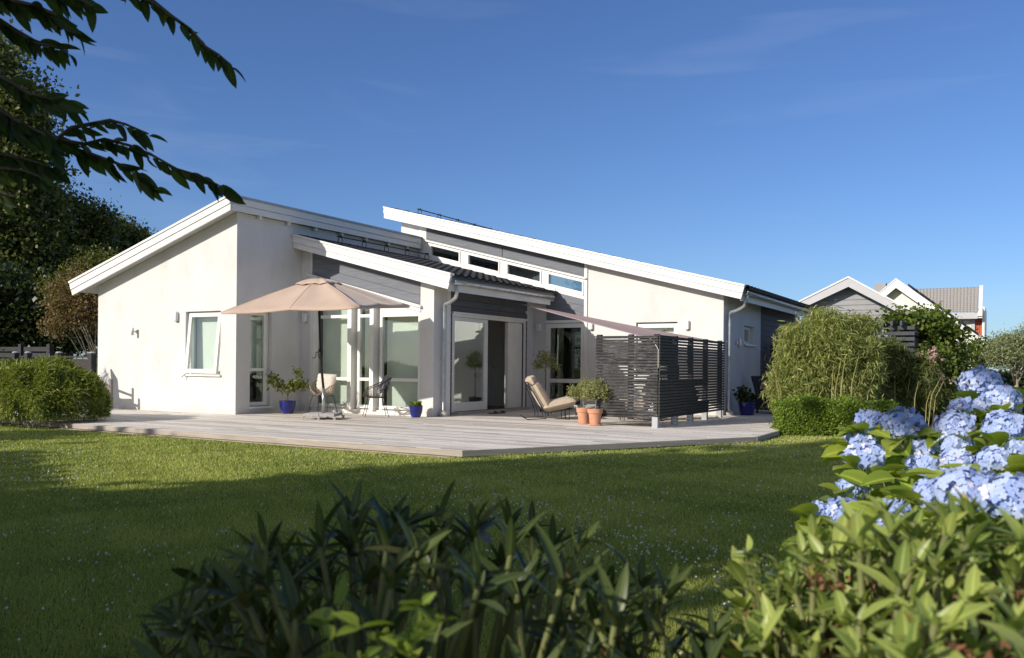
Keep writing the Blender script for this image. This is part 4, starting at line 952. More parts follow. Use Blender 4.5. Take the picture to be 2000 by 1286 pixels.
# big trees on the left
tree('oak_tree', 'tallest dark oak at the left edge, rising behind the overhanging cherry twigs', 'tree', gbase(20, 30), 3.5,
     [B(15, 215, 30, 1.1, 1.2, 1.3), B(-30, 130, 30, 1.5, 1.5, 1.3), B(55, 255, 30, .8, .9, .7), B(30, 330, 30, 1.1, 1.3, 1.2), B(50, 190, 30, .6, .7, .5), B(-10, 440, 30, 2.0, 2, 1.7), B(45, 430, 30, 1.1, 1.3, 1.0), B(50, 510, 30, 1.4, 1.5, 1.2), B(0, 580, 30, 2.0, 2, 1.4), B(-80, 300, 30, 2.2, 2.2, 2.6)], 60000, .17, 'oak', clump=.36, per=80, group='dark trees left of the house', r0=.4)
tree('oak_tree', 'dark rounded tree left of the house, its top at mid height between its two neighbours', 'tree', gbase(130, 34), 3.0,
     [B(85, 415, 34, 1.2, 1.2, 1.3), B(155, 435, 34, 1.1, 1.1, 1.0), B(190, 440, 34, .8, .8, .7), B(130, 520, 34, 1.9, 1.8, 1.6), B(175, 500, 34, 1.2, 1.2, 1.0), B(60, 570, 34, 1.8, 1.7, 1.5)], 34000, .15, 'oak', clump=.28, per=80, group='dark trees left of the house', r0=.3)
tree('oak_tree', 'lowest dark tree, just showing above the left roof edge', 'tree', gbase(240, 37), 2.6,
     [B(238, 468, 37, .95, .95, .75), B(215, 510, 37, 1.3, 1.3, 1.0), B(256, 490, 37, .6, .8, .7)], 17000, .15, 'oak', clump=.24, per=70, group='dark trees left of the house', r0=.22)
tree('oak_tree', 'dense dark undergrowth tree filling the gap below the tall oak at the left edge', 'tree', gbase(30, 27), 1.5,
     [B(20, 600, 27, 1.6, 1.5, 1.2), B(80, 630, 27, 1.2, 1.2, .8), B(-30, 640, 27, 1.6, 1.5, 1.0), B(140, 650, 27, 1.2, 1.0, .5)], 30000, .16, 'darkleaf', clump=.3, per=60, group='dark trees left of the house', r0=.2)
tree('small_tree', 'small brownish copper-leaved tree with a yellow-green top, beside the left house corner', 'tree', gbase(186, 24), 1.0,
     [B(130, 590, 24, .55, .6, .55), B(165, 560, 24, .6, .6, .55), B(110, 630, 24, .35, .4, .40), B(160, 620, 24, .60, .6, .45), B(190, 590, 24, .6, .6, .6)], 11000, .075, 'copper', 'palebark', r0=.035, limbs=7, clump=.14, per=50, shell=.3)
tree('small_tree', 'light yellow-green bushy tree showing just above the left roof edge', 'tree', gbase(200, 26), 1.2,
     [B(160, 550, 26, .8, .8, .45), B(195, 520, 26, .7, .7, .45), B(110, 570, 26, .5, .5, .35)], 7000, .085, 'yellowgreen', 'palebark', r0=.06, clump=.15, per=50, shell=.3)
# round bamboo-like bush
def mound(name, label, cat, c, r_, n, size, mat, tpl, tplf, wr, down, inner=True, top=None, group=None, wob=.06, core='darkleaf'):
    t = thing(name, label, cat, (c[0], c[1], LZ), 0, group)
    def smp(n):
        d = unit(RNG.normal(size=(n, 3))); d[:, 2] = np.abs(d[:, 2])
        sq = np.power(np.abs(d), .75)*np.sign(d); sq = sq/np.maximum(np.linalg.norm(sq, axis=1, keepdims=True), 1e-6)
        wb = 1+wob*np.sin(d[:, 0]*9+1)*np.sin(d[:, 1]*8)+wob*.7*np.sin(d[:, 2]*13+d[:, 0]*17)
        rad = (1-.16*RNG.random(n)**1.5)*wb
        smp.d = d
        return np.array([c[0], c[1], c[2]])+sq*np.array(r_)*rad[:, None]*1.12
    P = smp(n); d = smp.d; D = d.copy()+RNG.normal(size=(n, 3))*.45; D[:, 2] -= down; U = d+RNG.normal(size=(n, 3))*.5
    S = size*(.6+.8*RNG.random(n))
    bulk('foliage', place(tpl, P, D, U, S, S*wr), tplf, M[mat], t, smooth=False)
    return t
LB, LBF = leaf_tpl(.16, .35, .06, 3)
mound('bamboo_bush', 'rounded drooping bright green bush at the left edge of the deck', 'bush', (-16.30, 9.95, .10), (1.40, .95, .93), 46000, .095, 'shrubleaf', LB, LBF, 1.1, .55)
mound('bamboo_bush', 'drooping green bush added outside the picture to shade the left wall', 'bush', (-20.55, 10.5, .10), (.42, .5, 1.95), 6000, .12, 'shrubleaf', LB, LBF, 1.0, .75)  # unseen bush, shaped for the shadow it throws on the left wall

# fences at the left
t = thing('slatted_fence', 'black horizontal board fence under the dark trees at the left edge', 'fence', at(60, 690, 25))
a0, a1 = at(-60, 690, 26.0), at(98, 690, 24.6); m = MB(); d = (a1-a0); d.z = 0; L_ = d.length; d.normalize(); nn = Vector((-d.y, d.x, 0))
for k in range(9): c = (a0+a1)/2; m.obox((c.x, c.y, .1+k*.172), d, nn, (0, 0, 1), L_/2, .012, .065)
m.build('slats', M['fence'], t)
for q in (0, .33, .66, 1): p = a0.lerp(a1, q); MB().box(p.x-.07, p.x+.07, p.y-.07, p.y+.07, LZ, 1.62).build('post', M['fence'], t)
t = thing('board_fence', 'weathered wooden board fence running up to the left corner of the house', 'fence', at(150, 700, 22))
a0, a1 = at(-60, 712, 23.2), at(188, 712, 21.5); m = MB(); d = (a1-a0); d.z = 0; L_ = d.length; d.normalize(); nn = Vector((-d.y, d.x, 0)); c = (a0+a1)/2
for k in range(7): m.obox((c.x, c.y, .0+k*.17), d, nn, (0, 0, 1), L_/2, .014, .075)
m.build('boards', M['oldwood'], t); MB().obox((c.x, c.y, 1.25), d, nn, (0, 0, 1), L_/2, .05, .02).build('top_rail', M['fence'], t)
for q in (.40, .50, .74, .985):
    p = a0.lerp(a1, q); pp_ = MB().box(p.x-.07, p.x+.07, p.y-.13, p.y+.01, LZ, 1.34).build('post', M['fence'], t); MB().lathe([(.08, 0), (.085, .015), (.06, .035), (.02, .04)], (p.x, p.y-.06, 1.34), 14).build('post_cap', M['greypot'], pp_)
# a chair hidden by the rounded bush throws its shadow on the left wall
t = thing('garden_chair', 'grey garden chair on the deck, almost hidden behind the rounded bush', 'chair', (-18.80, 12.75, 0), R(2))
MB().box(-.30, .36, -.26, .26, .40, .47).build('seat', M['oldwood'], t, local=True, bevel=.01)
MB().obox((-.36, 0, .80), (.98, 0, .16), (0, 1, 0), (-.16, 0, .98), .03, .26, .40).build('backrest', M['oldwood'], t, local=True, bevel=.02)
for sx in (-.28, .42):
    for sy in (-.24, .24): MB().box(sx-.03, sx+.03, sy-.03, sy+.03, 0, .42 if sx < 0 else .72).build('leg', M['oldwood'], t, local=True)
for sy in (-.24, .24): MB().prism([(-.36, .74), (.42, .56), (.42, .52), (-.36, .70)], 'y', sy-.03, sy+.03).build('armrest', M['oldwood'], t, local=True)

# bamboo, box hedge, pergola with climber, rose
LBb, LBbF = leaf_tpl(.14, .45, .05, 3)
M['bambooshade'] = leafmat('shaded_bamboo_leaves', (.06, .085, .02), (.17, .20, .055), (.34, .30, .12), rough=.5, trans=.25)  # darker copy of the bamboo leaves, with shade put into the colour
def bamboo(name, label, blobs, base, n, canes, h, lm='bambooleaf'):
    t = thing(name, label, 'bamboo', base, 0, 'bamboo clumps right of the deck'); m = MB(); b = Vector(base)
    for k in range(canes):
        a = random.uniform(0, 6.28); q = math.sqrt(random.random()); x = b.x+q*.95*math.cos(a); y = b.y+q*.65*math.sin(a)-.25; l = random.uniform(.04, .16)
        hh = h*random.uniform(.45, .72); m.tube([(x, y, LZ), (x+l*math.cos(a)*.4, y+l*math.sin(a)*.4, hh*.6), (x+l*1.6*math.cos(a), y+l*1.6*math.sin(a), hh)], [.009, .008, .004], 5)
    m.build('canes', M['cane'], t)
    S0 = blob_sampler(blobs, .075, 16, .45)
    leaves('foliage', M[lm], n, S0, .13, t, LBb, LBbF, up=-.35, wr=1.0)
bamboo('bamboo', 'big sunlit bamboo clump with pale canes rising behind the low box hedge', [B(1600, 690, 18.0, .78, .65, .66), B(1560, 760, 17.9, .65, .55, .62), B(1660, 720, 18.1, .65, .6, .85), B(1610, 640, 18.2, .5, .5, .42), B(1620, 770, 17.9, .8, .5, .45), B(1672, 640, 18.4, .42, .45, .30), B(1550, 680, 18.0, .34, .4, .55), B(1680, 710, 18.3, .40, .45, .75), B(1560, 800, 17.9, .45, .4, .35), B(1650, 810, 17.8, .6, .4, .35)], tuple(at(1600, 830, 18.0).xy)+(LZ,), 56000, 46, 2.1)
bamboo('bamboo', 'shaded bamboo clump between the sunlit one and the pink roses', [B(1750, 740, 19.6, .55, .5, .62), B(1735, 690, 19.8, .38, .4, .30), B(1795, 730, 19.3, .38, .4, .45), B(1765, 790, 19.3, .5, .45, .4), B(1800, 780, 19.0, .42, .4, .45), B(1725, 800, 19.0, .5, .4, .35), B(1830, 800, 19.4, .35, .35, .4)], tuple(at(1755, 830, 18.9).xy)+(LZ,), 26000, 10, 1.35, 'bambooshade')
def hedge():
    t = thing('box_hedge', 'low clipped box hedge at the right end of the deck, in front of the bamboo', 'hedge', at(1610, 850, 16.6).xy.to_3d())
    a, b = Vector((-3.72, 16.42, 0)), Vector((-1.75, 17.35, 0)); d = (b-a).normalized(); nn = Vector((-d.y, d.x, 0)); L_ = (b-a).length; n = 24000
    u = RNG.random(n)*2-1; v = RNG.random(n)*2-1; w_ = RNG.random(n)
    f = RNG.random(n)
    k = RNG.integers(0, 4, n); X = u.copy(); Y = v.copy(); Z = w_.copy()
    X[k == 0] = np.sign(u[k == 0]); Y[k == 1] = -1; Z[k == 2] = 1; Y[k == 3] = -1
    # round the box
    rad = (np.abs(X)**6+np.abs(Y)**6+np.abs(Z)**6)**(1/6); X, Y, Z = X/rad, Y/rad, Z/rad
    wob = 1+.035*np.sin(X*11)*np.cos(Z*7)+.03*RNG.normal(size=n)
    zt = .86-.0*X; P = np.stack([(a.x+b.x)/2+d.x*X*L_/2*wob+nn.x*Y*.42*wob, (a.y+b.y)/2+d.y*X*L_/2*wob+nn.y*Y*.42*wob, LZ+Z*(.645-.05*X+.02*np.sin(X*9))*wob], 1)
    D = RNG.normal(size=(n, 3)); D[:, 2] += .6; S = .034*(.6+.8*RNG.random(n))
    bulk('foliage', place(RH, P, D, RNG.normal(size=(n, 3))+np.array([0, -.5, .8]), S, S*1.6), RHF, M['box'], t)
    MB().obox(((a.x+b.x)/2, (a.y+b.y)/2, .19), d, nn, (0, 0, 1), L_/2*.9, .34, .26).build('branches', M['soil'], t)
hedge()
t = thing('pergola', 'dark slatted wooden pergola half swallowed by a climber', 'pergola', at(1740, 700, 21).xy.to_3d())
c0 = at(1785, 640, 21.0); x1p, y1p = c0.x, c0.y; m = MB()
for k in range(12): m.box(x1p-2.6+k*.21, x1p-2.6+k*.21+.05, y1p-.25, y1p+2.8, 2.19, 2.31)
m.build('rafters', M['pergola'], t); m = MB()
for k in range(6): m.box(x1p-2.5, x1p+.02, y1p-.04, y1p, 2.10-k*.135-.0, 2.188-k*.135).box(x1p-.02, x1p+.02, y1p, y1p+2.6, 2.10-k*.135, 2.188-k*.135)
m.build('slats', M['pergola'], t)
for xx, yy in ((x1p-.05, y1p+.05), (x1p-2.45, y1p+.05), (x1p-.05, y1p+2.5)): MB().box(xx-.06, xx+.06, yy-.0, yy+.12, LZ, 2.18).build('post', M['pergola'], t)
def vine():
    t = thing('climber', 'dense green climber mounded over the right end of the pergola', 'climbing plant', at(1830, 780, 22.5).xy.to_3d())
    bl = [B(1800, 640, 22.5, .75, .9, .35), B(1830, 680, 22.5, .55, .7, .8), B(1840, 760, 22.6, .5, .7, .8), B(1780, 625, 23, .8, .8, .22), B(1800, 760, 22.6, .5, .6, .7), B(1855, 730, 22.4, .35, .5, .6), B(1770, 690, 22.8, .5, .5, .5)]
    leaves('foliage', M['vine'], 15000, blob_sampler(bl, .13, 26, .45), .11, t, wr=1.4, up=-.2)
    m = MB()
    for k in range(9): a = at(1800+k*6, 830, 22.4); m.tube([(a.x, a.y, LZ), (a.x+.1, a.y, .9), (a.x-.1, a.y+.2, 2.2)], [.03, .02, .01], 5)
    m.build('stem', M['bark'], t)
vine()
t = thing('rose_bush', 'rose bush with clusters of faded pink flowers, in the shade below the climber', 'rose bush', at(1815, 840, 19.6).xy.to_3d())
RB = [B(1820, 700, 19.8, .42, .4, .42), B(1830, 770, 19.6, .40, .4, .45), B(1795, 800, 19.4, .45, .4, .35), B(1845, 820, 19.6, .35, .35, .25)]
leaves('foliage', M['vine'], 5000, blob_sampler(RB, .09, 26, .3), .07, t, wr=1.2)
for k in range(44):
    px_, py_ = random.choice(((1822, 700), (1838, 745), (1815, 790), (1803, 730), (1830, 715))); c = at(px_+random.gauss(0, 11), py_+random.gauss(0, 16), 19.25+random.uniform(-.15, .15))
    leaves('flower', M['rose'], 16, lambda n: np.array(tuple(c))+RNG.normal(size=(n, 3))*.022, .05, t, wr=1.8)
m = MB()
for k in range(8): a = at(1790+k*9, 840, 19.6); m.tube([(a.x, a.y, LZ), (a.x, a.y, .5), (a.x+.1, a.y, 1.1)], [.012, .01, .005], 5)
m.build('stem', M['bark'], t)
# far right: willow standard, hedges
wb = at(1984, 760, 19.5); tree('willow_tree', 'silvery variegated standard willow with a slim trunk at the right edge', 'tree', (wb.x, wb.y, LZ), 1.20,
     [B(1998, 672, 19.5, .50, .5, .34), B(1955, 695, 19.5, .36, .4, .24), B(1965, 672, 19.5, .28, .3, .20), B(2045, 660, 19.5, .55, .5, .42), B(1985, 700, 19.5, .45, .45, .20)], 15000, .065, 'willow', 'palebark', r0=.065, clump=.10, per=36, shell=.2, wr=.55, limbs=14, up=.35)
def hedge_row(label, a, b, hw, h, n, size, mat):
    a, b = Vector(a), Vector(b); t = thing('hedge', label, 'hedge', ((a.x+b.x)/2, (a.y+b.y)/2, LZ)); d = (b-a); d.z = 0; L_ = d.length; d.normalize(); nn = Vector((-d.y, d.x, 0))
    u = RNG.random(n); k = RNG.random(n); Y = np.where(k < .7, -1, RNG.random(n)*2-1); Z = np.where(k < .7, RNG.random(n), 1.0)
    w1 = RNG.normal(size=n)*.05; P = np.stack([a.x+d.x*u*L_+nn.x*(Y*hw+w1), a.y+d.y*u*L_+nn.y*(Y*hw+w1), LZ+Z*h+RNG.normal(size=n)*.05+.05*np.sin(u*L_*3)], 1)
    S = size*(.6+.8*RNG.random(n)); bulk('foliage', place(RH, P, RNG.normal(size=(n, 3)), RNG.normal(size=(n, 3))+np.array([0, -1, .6]), S, S*1.4), RHF, M[mat], t)
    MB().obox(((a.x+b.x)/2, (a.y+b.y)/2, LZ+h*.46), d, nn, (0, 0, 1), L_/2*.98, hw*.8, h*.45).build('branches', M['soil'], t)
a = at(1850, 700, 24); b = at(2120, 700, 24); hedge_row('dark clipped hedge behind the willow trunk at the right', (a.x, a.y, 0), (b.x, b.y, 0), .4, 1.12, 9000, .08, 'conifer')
tree('green_shrub', 'mid green leafy shrub between the climber and the willow', 'shrub', gbase(1890, 29), .9, [B(1890, 690, 29, .75, .6, .45), B(1925, 690, 29, .6, .6, .4), B(1960, 690, 29, .8, .6, .4)], 5000, .10, 'vine', r0=.05, clump=.15, per=50)
p0 = at(1862, 716, 26); p1 = at(1925, 720, 26)
t = thing('low_shed', 'low flat pale-edged roof just above the dark hedge at the right', 'shed', ((p0.x+p1.x)/2, p0.y, LZ))
MB().box(p0.x, p1.x, p0.y, p0.y+2, LZ, .93).build('wall', M['garagegrey'], t); MB().box(p0.x-.05, p1.x+.05, p0.y-.06, p0.y+2, .93, 1.0).build('roof', M['greytrim'], t)

# ------------------------------------------------------------------ neighbouring houses
def gable(name, label, Y, apex, left, right, th, wallmat, trimmat, depth, boards, over=.45, cover='sheet'):
    A, Lp, Rp = on(1, Y, *apex), on(1, Y, *left), on(1, Y, *right); t = thing(name, label, 'house', (A.x, Y+over, LZ))
    m = MB(); ins = th*1.0
    m.prism([(Lp.x, Lp.z), (A.x, A.z), (Rp.x, Rp.z), (Rp.x, Rp.z-th), (A.x, A.z-th*1.25), (Lp.x, Lp.z-th)], 'y', Y, Y+.06)
    ro = MB().prism([(Lp.x, Lp.z-.02), (A.x, A.z-.02), (Rp.x, Rp.z-.02), (Rp.x, Rp.z-.14), (A.x, A.z-.16), (Lp.x, Lp.z-.14)], 'y', Y+.062, Y+depth).build('roof', M[cover], t)
    m.build('verge_board', M[trimmat], ro)
    MB().prism([(Lp.x-.03, Lp.z), (A.x, A.z), (Rp.x+.03, Rp.z), (Rp.x+.03, Rp.z+.05), (A.x, A.z+.055), (Lp.x-.03, Lp.z+.05)], 'y', Y-.03, Y+.3).build('verge_capping', M['white'], ro)
    sl = (A.z-Lp.z)/(A.x-Lp.x); sr = (A.z-Rp.z)/(Rp.x-A.x)
    wl, wr_ = Lp.x+.35, Rp.x-.35
    zt = lambda x: A.z-.16-(A.x-x)*sl if x < A.x else A.z-.16-(x-A.x)*sr
    m = MB()
    if boards:
        z = LZ; m.prism([(wl, LZ), (wr_, LZ), (wr_, zt(wr_)), (A.x, zt(A.x)), (wl, zt(wl))], 'y', Y+over+.02, Y+over+.2)
        while z < A.z-.3:
            xa = max(wl, A.x-(A.z-.16-z-.16)/sl); xb = min(wr_, A.x+(A.z-.16-z-.16)/sr)
            if xb-xa > .1: m.prism([(xa, z), (xb, z), (xb, z+.165), (xa, z+.165)], 'y', Y+over-.005-.012, Y+over+.018)
            z += .18
    else: m.prism([(wl, LZ), (wr_, LZ), (wr_, zt(wr_)), (A.x, zt(A.x)), (wl, zt(wl))], 'y', Y+over, Y+over+.2)
    m.build('wall', M[wallmat], t); MB().box(wl, wr_, Y+over+.2, Y+depth-.2, LZ, min(zt(wl), zt(wr_))-.1).build('wall', M[wallmat], t)
    return t, ro, A, Lp, Rp
gable('neighbour_house', 'grey boarded gable house behind the bamboo, right of the main house', 31, (1657, 543), (1556, 594), (1785, 612), .24, 'garagegrey', 'greytrim', 7, True)
t, ro, A, Lp, Rp = gable('neighbour_house', 'cream gabled house with thick white verges and dark solar panels on its right slope', 42, (1750, 546), (1640, 640), (1922, 668), .30, 'cream', 'white', 8, False, cover='tile')
for k in range(6):
    u0, u1 = .14+k*.135, .14+k*.135+.125; a = A.lerp(Rp, u0); b = A.lerp(Rp, u1); MB().prism([(a.x, a.z+.10), (b.x, b.z+.10), (b.x, b.z+.20), (a.x, a.z+.20)], 'y', 42.1, 47).build('solar_panel', M['solar'], ro)
MB().box(A.x-1.15, A.x-.65, 44, 44.5, A.z-1.2, A.z+.05).build('chimney', M['garagegrey'], ro)
def house3():
    Y = 50; TL, TR = on(1, Y+3, 1780, 566), on(1, Y+3, 1912, 562); BL, BR = on(1, Y, 1780, 612), on(1, Y, 1910, 612)
    t = thing('neighbour_house', 'furthest house with a pale grey tiled roof, white wall and red tiled end', 'house', (BR.x-2, Y+.5, LZ)); n = 60; rows = []
    for k in range(15):
        for e in (0, 1):
            s = min(1, (k+e*.97)/14); rows.append([TL.lerp(TR, j/n).lerp(BL.lerp(BR, j/n), s)+Vector((0, 0, .03*e+.05*abs(math.sin(j*math.pi/3)))) for j in range(n+1)])
    ro = MB().grid(rows).build('roof', M['palegreytile'], t)
    MB().prism([(BR.x, BR.z-.15), (BR.x+.2, BR.z-.15), (BR.x+.2, BR.z+.1), (BR.x, BR.z+.1)], 'y', Y-.1, Y+.1).build('verge_end', M['white'], ro)
    m = MB(); m.add([(TR.x+.02, TR.y, TR.z-.2), (BR.x+.02, BR.y, BR.z-.25), (BR.x+.02, BR.y, BR.z+.12), (TR.x+.02, TR.y, TR.z+.12), (TR.x+.2, TR.y, TR.z-.2), (BR.x+.2, BR.y, BR.z-.25), (BR.x+.2, BR.y, BR.z+.12), (TR.x+.2, TR.y, TR.z+.12)], [(0,1,2,3), (7,6,5,4), (0,4,5,1), (1,5,6,2), (2,6,7,3), (3,7,4,0)]); m.build('verge_board', M['white'], ro)
    MB().box(BL.x, BR.x, Y-.05, Y+.05, BR.z-.28, BR.z+.02).build('fascia_board', M['greytrim'], ro)
    x0 = on(1, Y+.5, 1855, 640).x; x1 = on(1, Y+.5, 1896, 640).x; x2 = on(1, Y+.5, 1904, 640).x; x3 = on(1, Y+.5, 1918, 640).x; x4 = on(1, Y+.5, 1923, 640).x
    MB().box(BL.x+.2, x1, Y+.5, Y+6, LZ, BR.z-.1).build('wall', M['cream'], t)
    MB().box(x1, x2, Y+.45, Y+.7, LZ, BR.z-.1).build('corner_post', M['greytrim'], t)
    m = MB(); m.box(x2, x3, Y+.6, Y+5, LZ, on(1, Y+.6, 1910, 603).z)
    for k in range(10):
        for j in range(3): m.box(x2+(x3-x2)*j/3+.02, x2+(x3-x2)*(j+1)/3-.02, Y+.57, Y+.6, 1.0+k*.26, 1.0+k*.26+.23)
    m.build('tiled_wall', M['redtile'], t); MB().box(x3, x4, Y+.4, Y+5, LZ, on(1, Y+.6, 1915, 600).z).build('trim', M['white'], t)
house3()

# ------------------------------------------------------------------ trees behind the viewer that shade the lawn
def st(s, t_, z): return (.914*s+.407*t_, -.407*s+.914*t_, z)
def shade_tree(s, tt, h, r_, label, n=6000, size=.42):
    b = st(s, tt, LZ); bl = []
    k = 0; z = 1.6
    while z < h:
        q = 1-.35*(z/h)**3; bl.append(((b[0]+random.uniform(-.2, .2), b[1]+random.uniform(-.2, .2), z), (r_*q, r_*q, 1.3))); z += 1.6
    tree('shade_tree', label, 'tree', b, h*.5, bl, n, size, 'oak', clump=.5, per=40, r0=.3, shell=.1, wr=1.6, group='tall trees behind the lawn, outside the picture')
for i, (s, tt, h, r_) in enumerate([(-7.0, -9.0, 11.6, 1.35), (-5.4, -10.2, 12.5, 1.5), (-4.4, -9.3, 12.0, 1.3)]):
    shade_tree(s, tt, h, r_, ('tall leafy tree behind the viewer, casting the left edge of the lawn shadow', 'tallest leafy tree behind the viewer, casting the middle of the lawn shadow', 'tall leafy tree behind the viewer, shading the lawn nearest the hydrangea')[i])
tree('shade_tree', 'lower leafy tree behind the viewer on the left, shading the rounded bush', 'tree', st(-16.3, -12, LZ), 3.0, [(st(-16.3, -12, 3.2), (1.5, 1.5, 1.6)), (st(-16.1, -12, 5.3), (1.4, 1.4, 1.5)), (st(-17.2, -12.4, 4.4), (1.2, 1.2, 1.4))], 5000, .32, 'oak', clump=.4, per=40, r0=.2, shell=.1, wr=1.5, group='tall trees behind the lawn, outside the picture')
_a, _b = st(-13.5, -5.2, 0), st(-2.4, -5.6, 0)
hedge_row('tall clipped hedge added behind the viewer to darken the near lawn, outside the picture', _a, _b, .5, 2.9, 9000, .16, 'oak')  # unseen hedge added to block low sky light from the foreground
tree('shade_tree', 'slim leafy tree behind the viewer, bulging out the left edge of the lawn shadow', 'tree', st(-7.7, -9.6, LZ), 4.0, [(st(-7.75, -9.6, 6.9), (1.5, 1.3, 1.1)), (st(-7.4, -9.6, 5.4), (1.0, 1.0, .8))], 3500, .3, 'oak', clump=.3, per=40, r0=.12, shell=.1, wr=1.5, group='tall trees behind the lawn, outside the picture')
tree('sky_blocking_tree', 'broad leafy tree added over the viewer to block sky light, outside the picture', 'tree', rf(-2.0, -2.6, LZ), 3.2, [(tuple(rf(.6, 2.6, 4.7)), (1.7, 1.7, .9)), (tuple(rf(-1.2, 2.4, 4.9)), (1.6, 1.6, .9)), (tuple(rf(-5.0, 1.2, 4.8)), (1.6, 1.6, .9)), (tuple(rf(-4.6, 3.2, 4.8)), (1.7, 1.5, .9))], 15000, .17, 'oak', clump=.4, per=60, r0=.15, shell=.2, wr=1.5)  # unseen crown added so less sky light reaches the shaded foreground
tree('shade_shrub', 'broad shrub added just behind the viewer to shade the nearest rhododendron', 'shrub', st(-2.0, -3.2, LZ), 1.0, [(st(-2.0, -3.2, 1.4), (.75, .6, 1.2)), (st(-1.75, -3.2, 2.2), (.5, .5, .75))], 2600, .22, 'oak', clump=.25, per=30, shell=.1, wr=1.6, r0=.06)  # unseen shrub added to cast local shade on the near leaves

# ------------------------------------------------------------------ cherry branches at the upper left
def cherry():
    D0 = 3.3; t = thing('cherry_tree', 'cherry tree reaching in from the upper left with dark drooping twigs of pointed leaves', 'tree', rf(-4.2, 1.6, LZ))
    trunk = rf(-4.2, 1.6, LZ); fork = rf(-4.1, 1.8, 2.0)
    MB().tube([trunk, rf(-4.15, 1.7, 1.0), fork, rf(-4.0, 2.2, 3.4)], [.14, .12, .10, .06], 10).build('trunk', M['bark'], t, smooth=True)
    leaves('crown', M['cherry'], 16000, blob_sampler([(tuple(rf(-4.3, 1.9, 4.9)), (2.0, 2.0, 1.3)), (tuple(rf(-3.6, 2.0, 5.3)), (1.6, 1.6, 1.2)), (tuple(rf(-2.6, 3.0, 5.3)), (1.7, 1.7, 1.0))], .5, 60, .3), .16, t, wr=1.5)
    Br = [  # pixel path, distance, leaf count, leaf length
        ([(180, -60), (250, -12), (300, 4), (335, 32), (372, 58), (402, 92), (428, 108), (452, 128)], 3.2, 21, .10),
        ([(-60, 235), (20, 250), (80, 265), (125, 275), (165, 282), (205, 272), (255, 285), (300, 305), (345, 330), (395, 345), (438, 368)], 3.3, 34, .105),
        ([(110, 272), (140, 250), (175, 243), (215, 235), (245, 243), (290, 262)], 3.25, 14, .10),
        ([(95, 270), (135, 288), (180, 302), (225, 318), (265, 335), (305, 365)], 3.35, 18, .105),
        ([(-50, -20), (20, 0), (70, 12), (110, 30), (150, 52)], 3.0, 24, .11),
        ([(-30, 20), (30, 60), (75, 85), (110, 92), (130, 100)], 3.1, 18, .10),
        ([(60, -30), (110, -10), (160, 0), (180, 12)], 3.1, 12, .10),
        ([(-40, 130), (20, 160), (60, 185), (110, 195), (145, 210)], 3.0, 18, .11),
        ([(-50, 330), (10, 330), (50, 335), (75, 345)], 3.1, 12, .10),
        ([(-50, 180), (0, 215), (40, 240), (85, 262), (110, 300)], 3.05, 18, .11),
        ([(-60, 290), (0, 300), (45, 310), (95, 325)], 3.2, 14, .10),
        ([(-70, 380), (-10, 375), (30, 385)], 2.9, 6, .12),
    ]
    T, F = leaf_tpl(.40, .28, .10, 6, .85); P = []; D = []; S = []
    for path, d, n, ll in Br:
        pts = [at(x, y, d+.04*math.sin(i*1.7)) for i, (x, y) in enumerate(path)]
        b = MB().tube([fork.lerp(pts[0], .0)]+[fork.lerp(pts[0], .55)+Vector((0, 0, .12))]+pts, [.03, .018]+[.008*(1-i/len(pts))+.0025 for i in range(len(pts))], 6).build('branch', M['bark'], t, smooth=True)
        Ls = [(pts[i+1]-pts[i]).length for i in range(len(pts)-1)]; tot = sum(Ls)
        n = int(n*1.35)
        for k in range(n):
            s = tot*(k+.6)/n if k < n-1 else tot; i = 0
            while i < len(Ls)-1 and s > Ls[i]: s -= Ls[i]; i += 1
            p = pts[i].lerp(pts[i+1], min(1, s/Ls[i])); dr = (pts[i+1]-pts[i]).normalized()
            side = 1 if k % 2 else -1
            dd = dr*random.uniform(.6, 1.1)+Vector((0, 0, -1))*random.uniform(.05, .8)+_f*random.uniform(-.4, .4)+(_u*side*random.uniform(.0, .55))
            P.append(p+Vector((0, 0, -.008))); D.append(dd); S.append(ll*random.uniform(.5, 1.0))
    n = len(P); P = np.array([tuple(p) for p in P]); D = np.array([tuple(p) for p in D]); S = np.array(S)
    U = np.array([0, 0, .5])+RNG.normal(size=(n, 3))*.6-np.array(tuple(_f))*.9
    bulk('foliage', place(T, P, D, U, S), F, M['cherry'], t, smooth=True)
cherry()

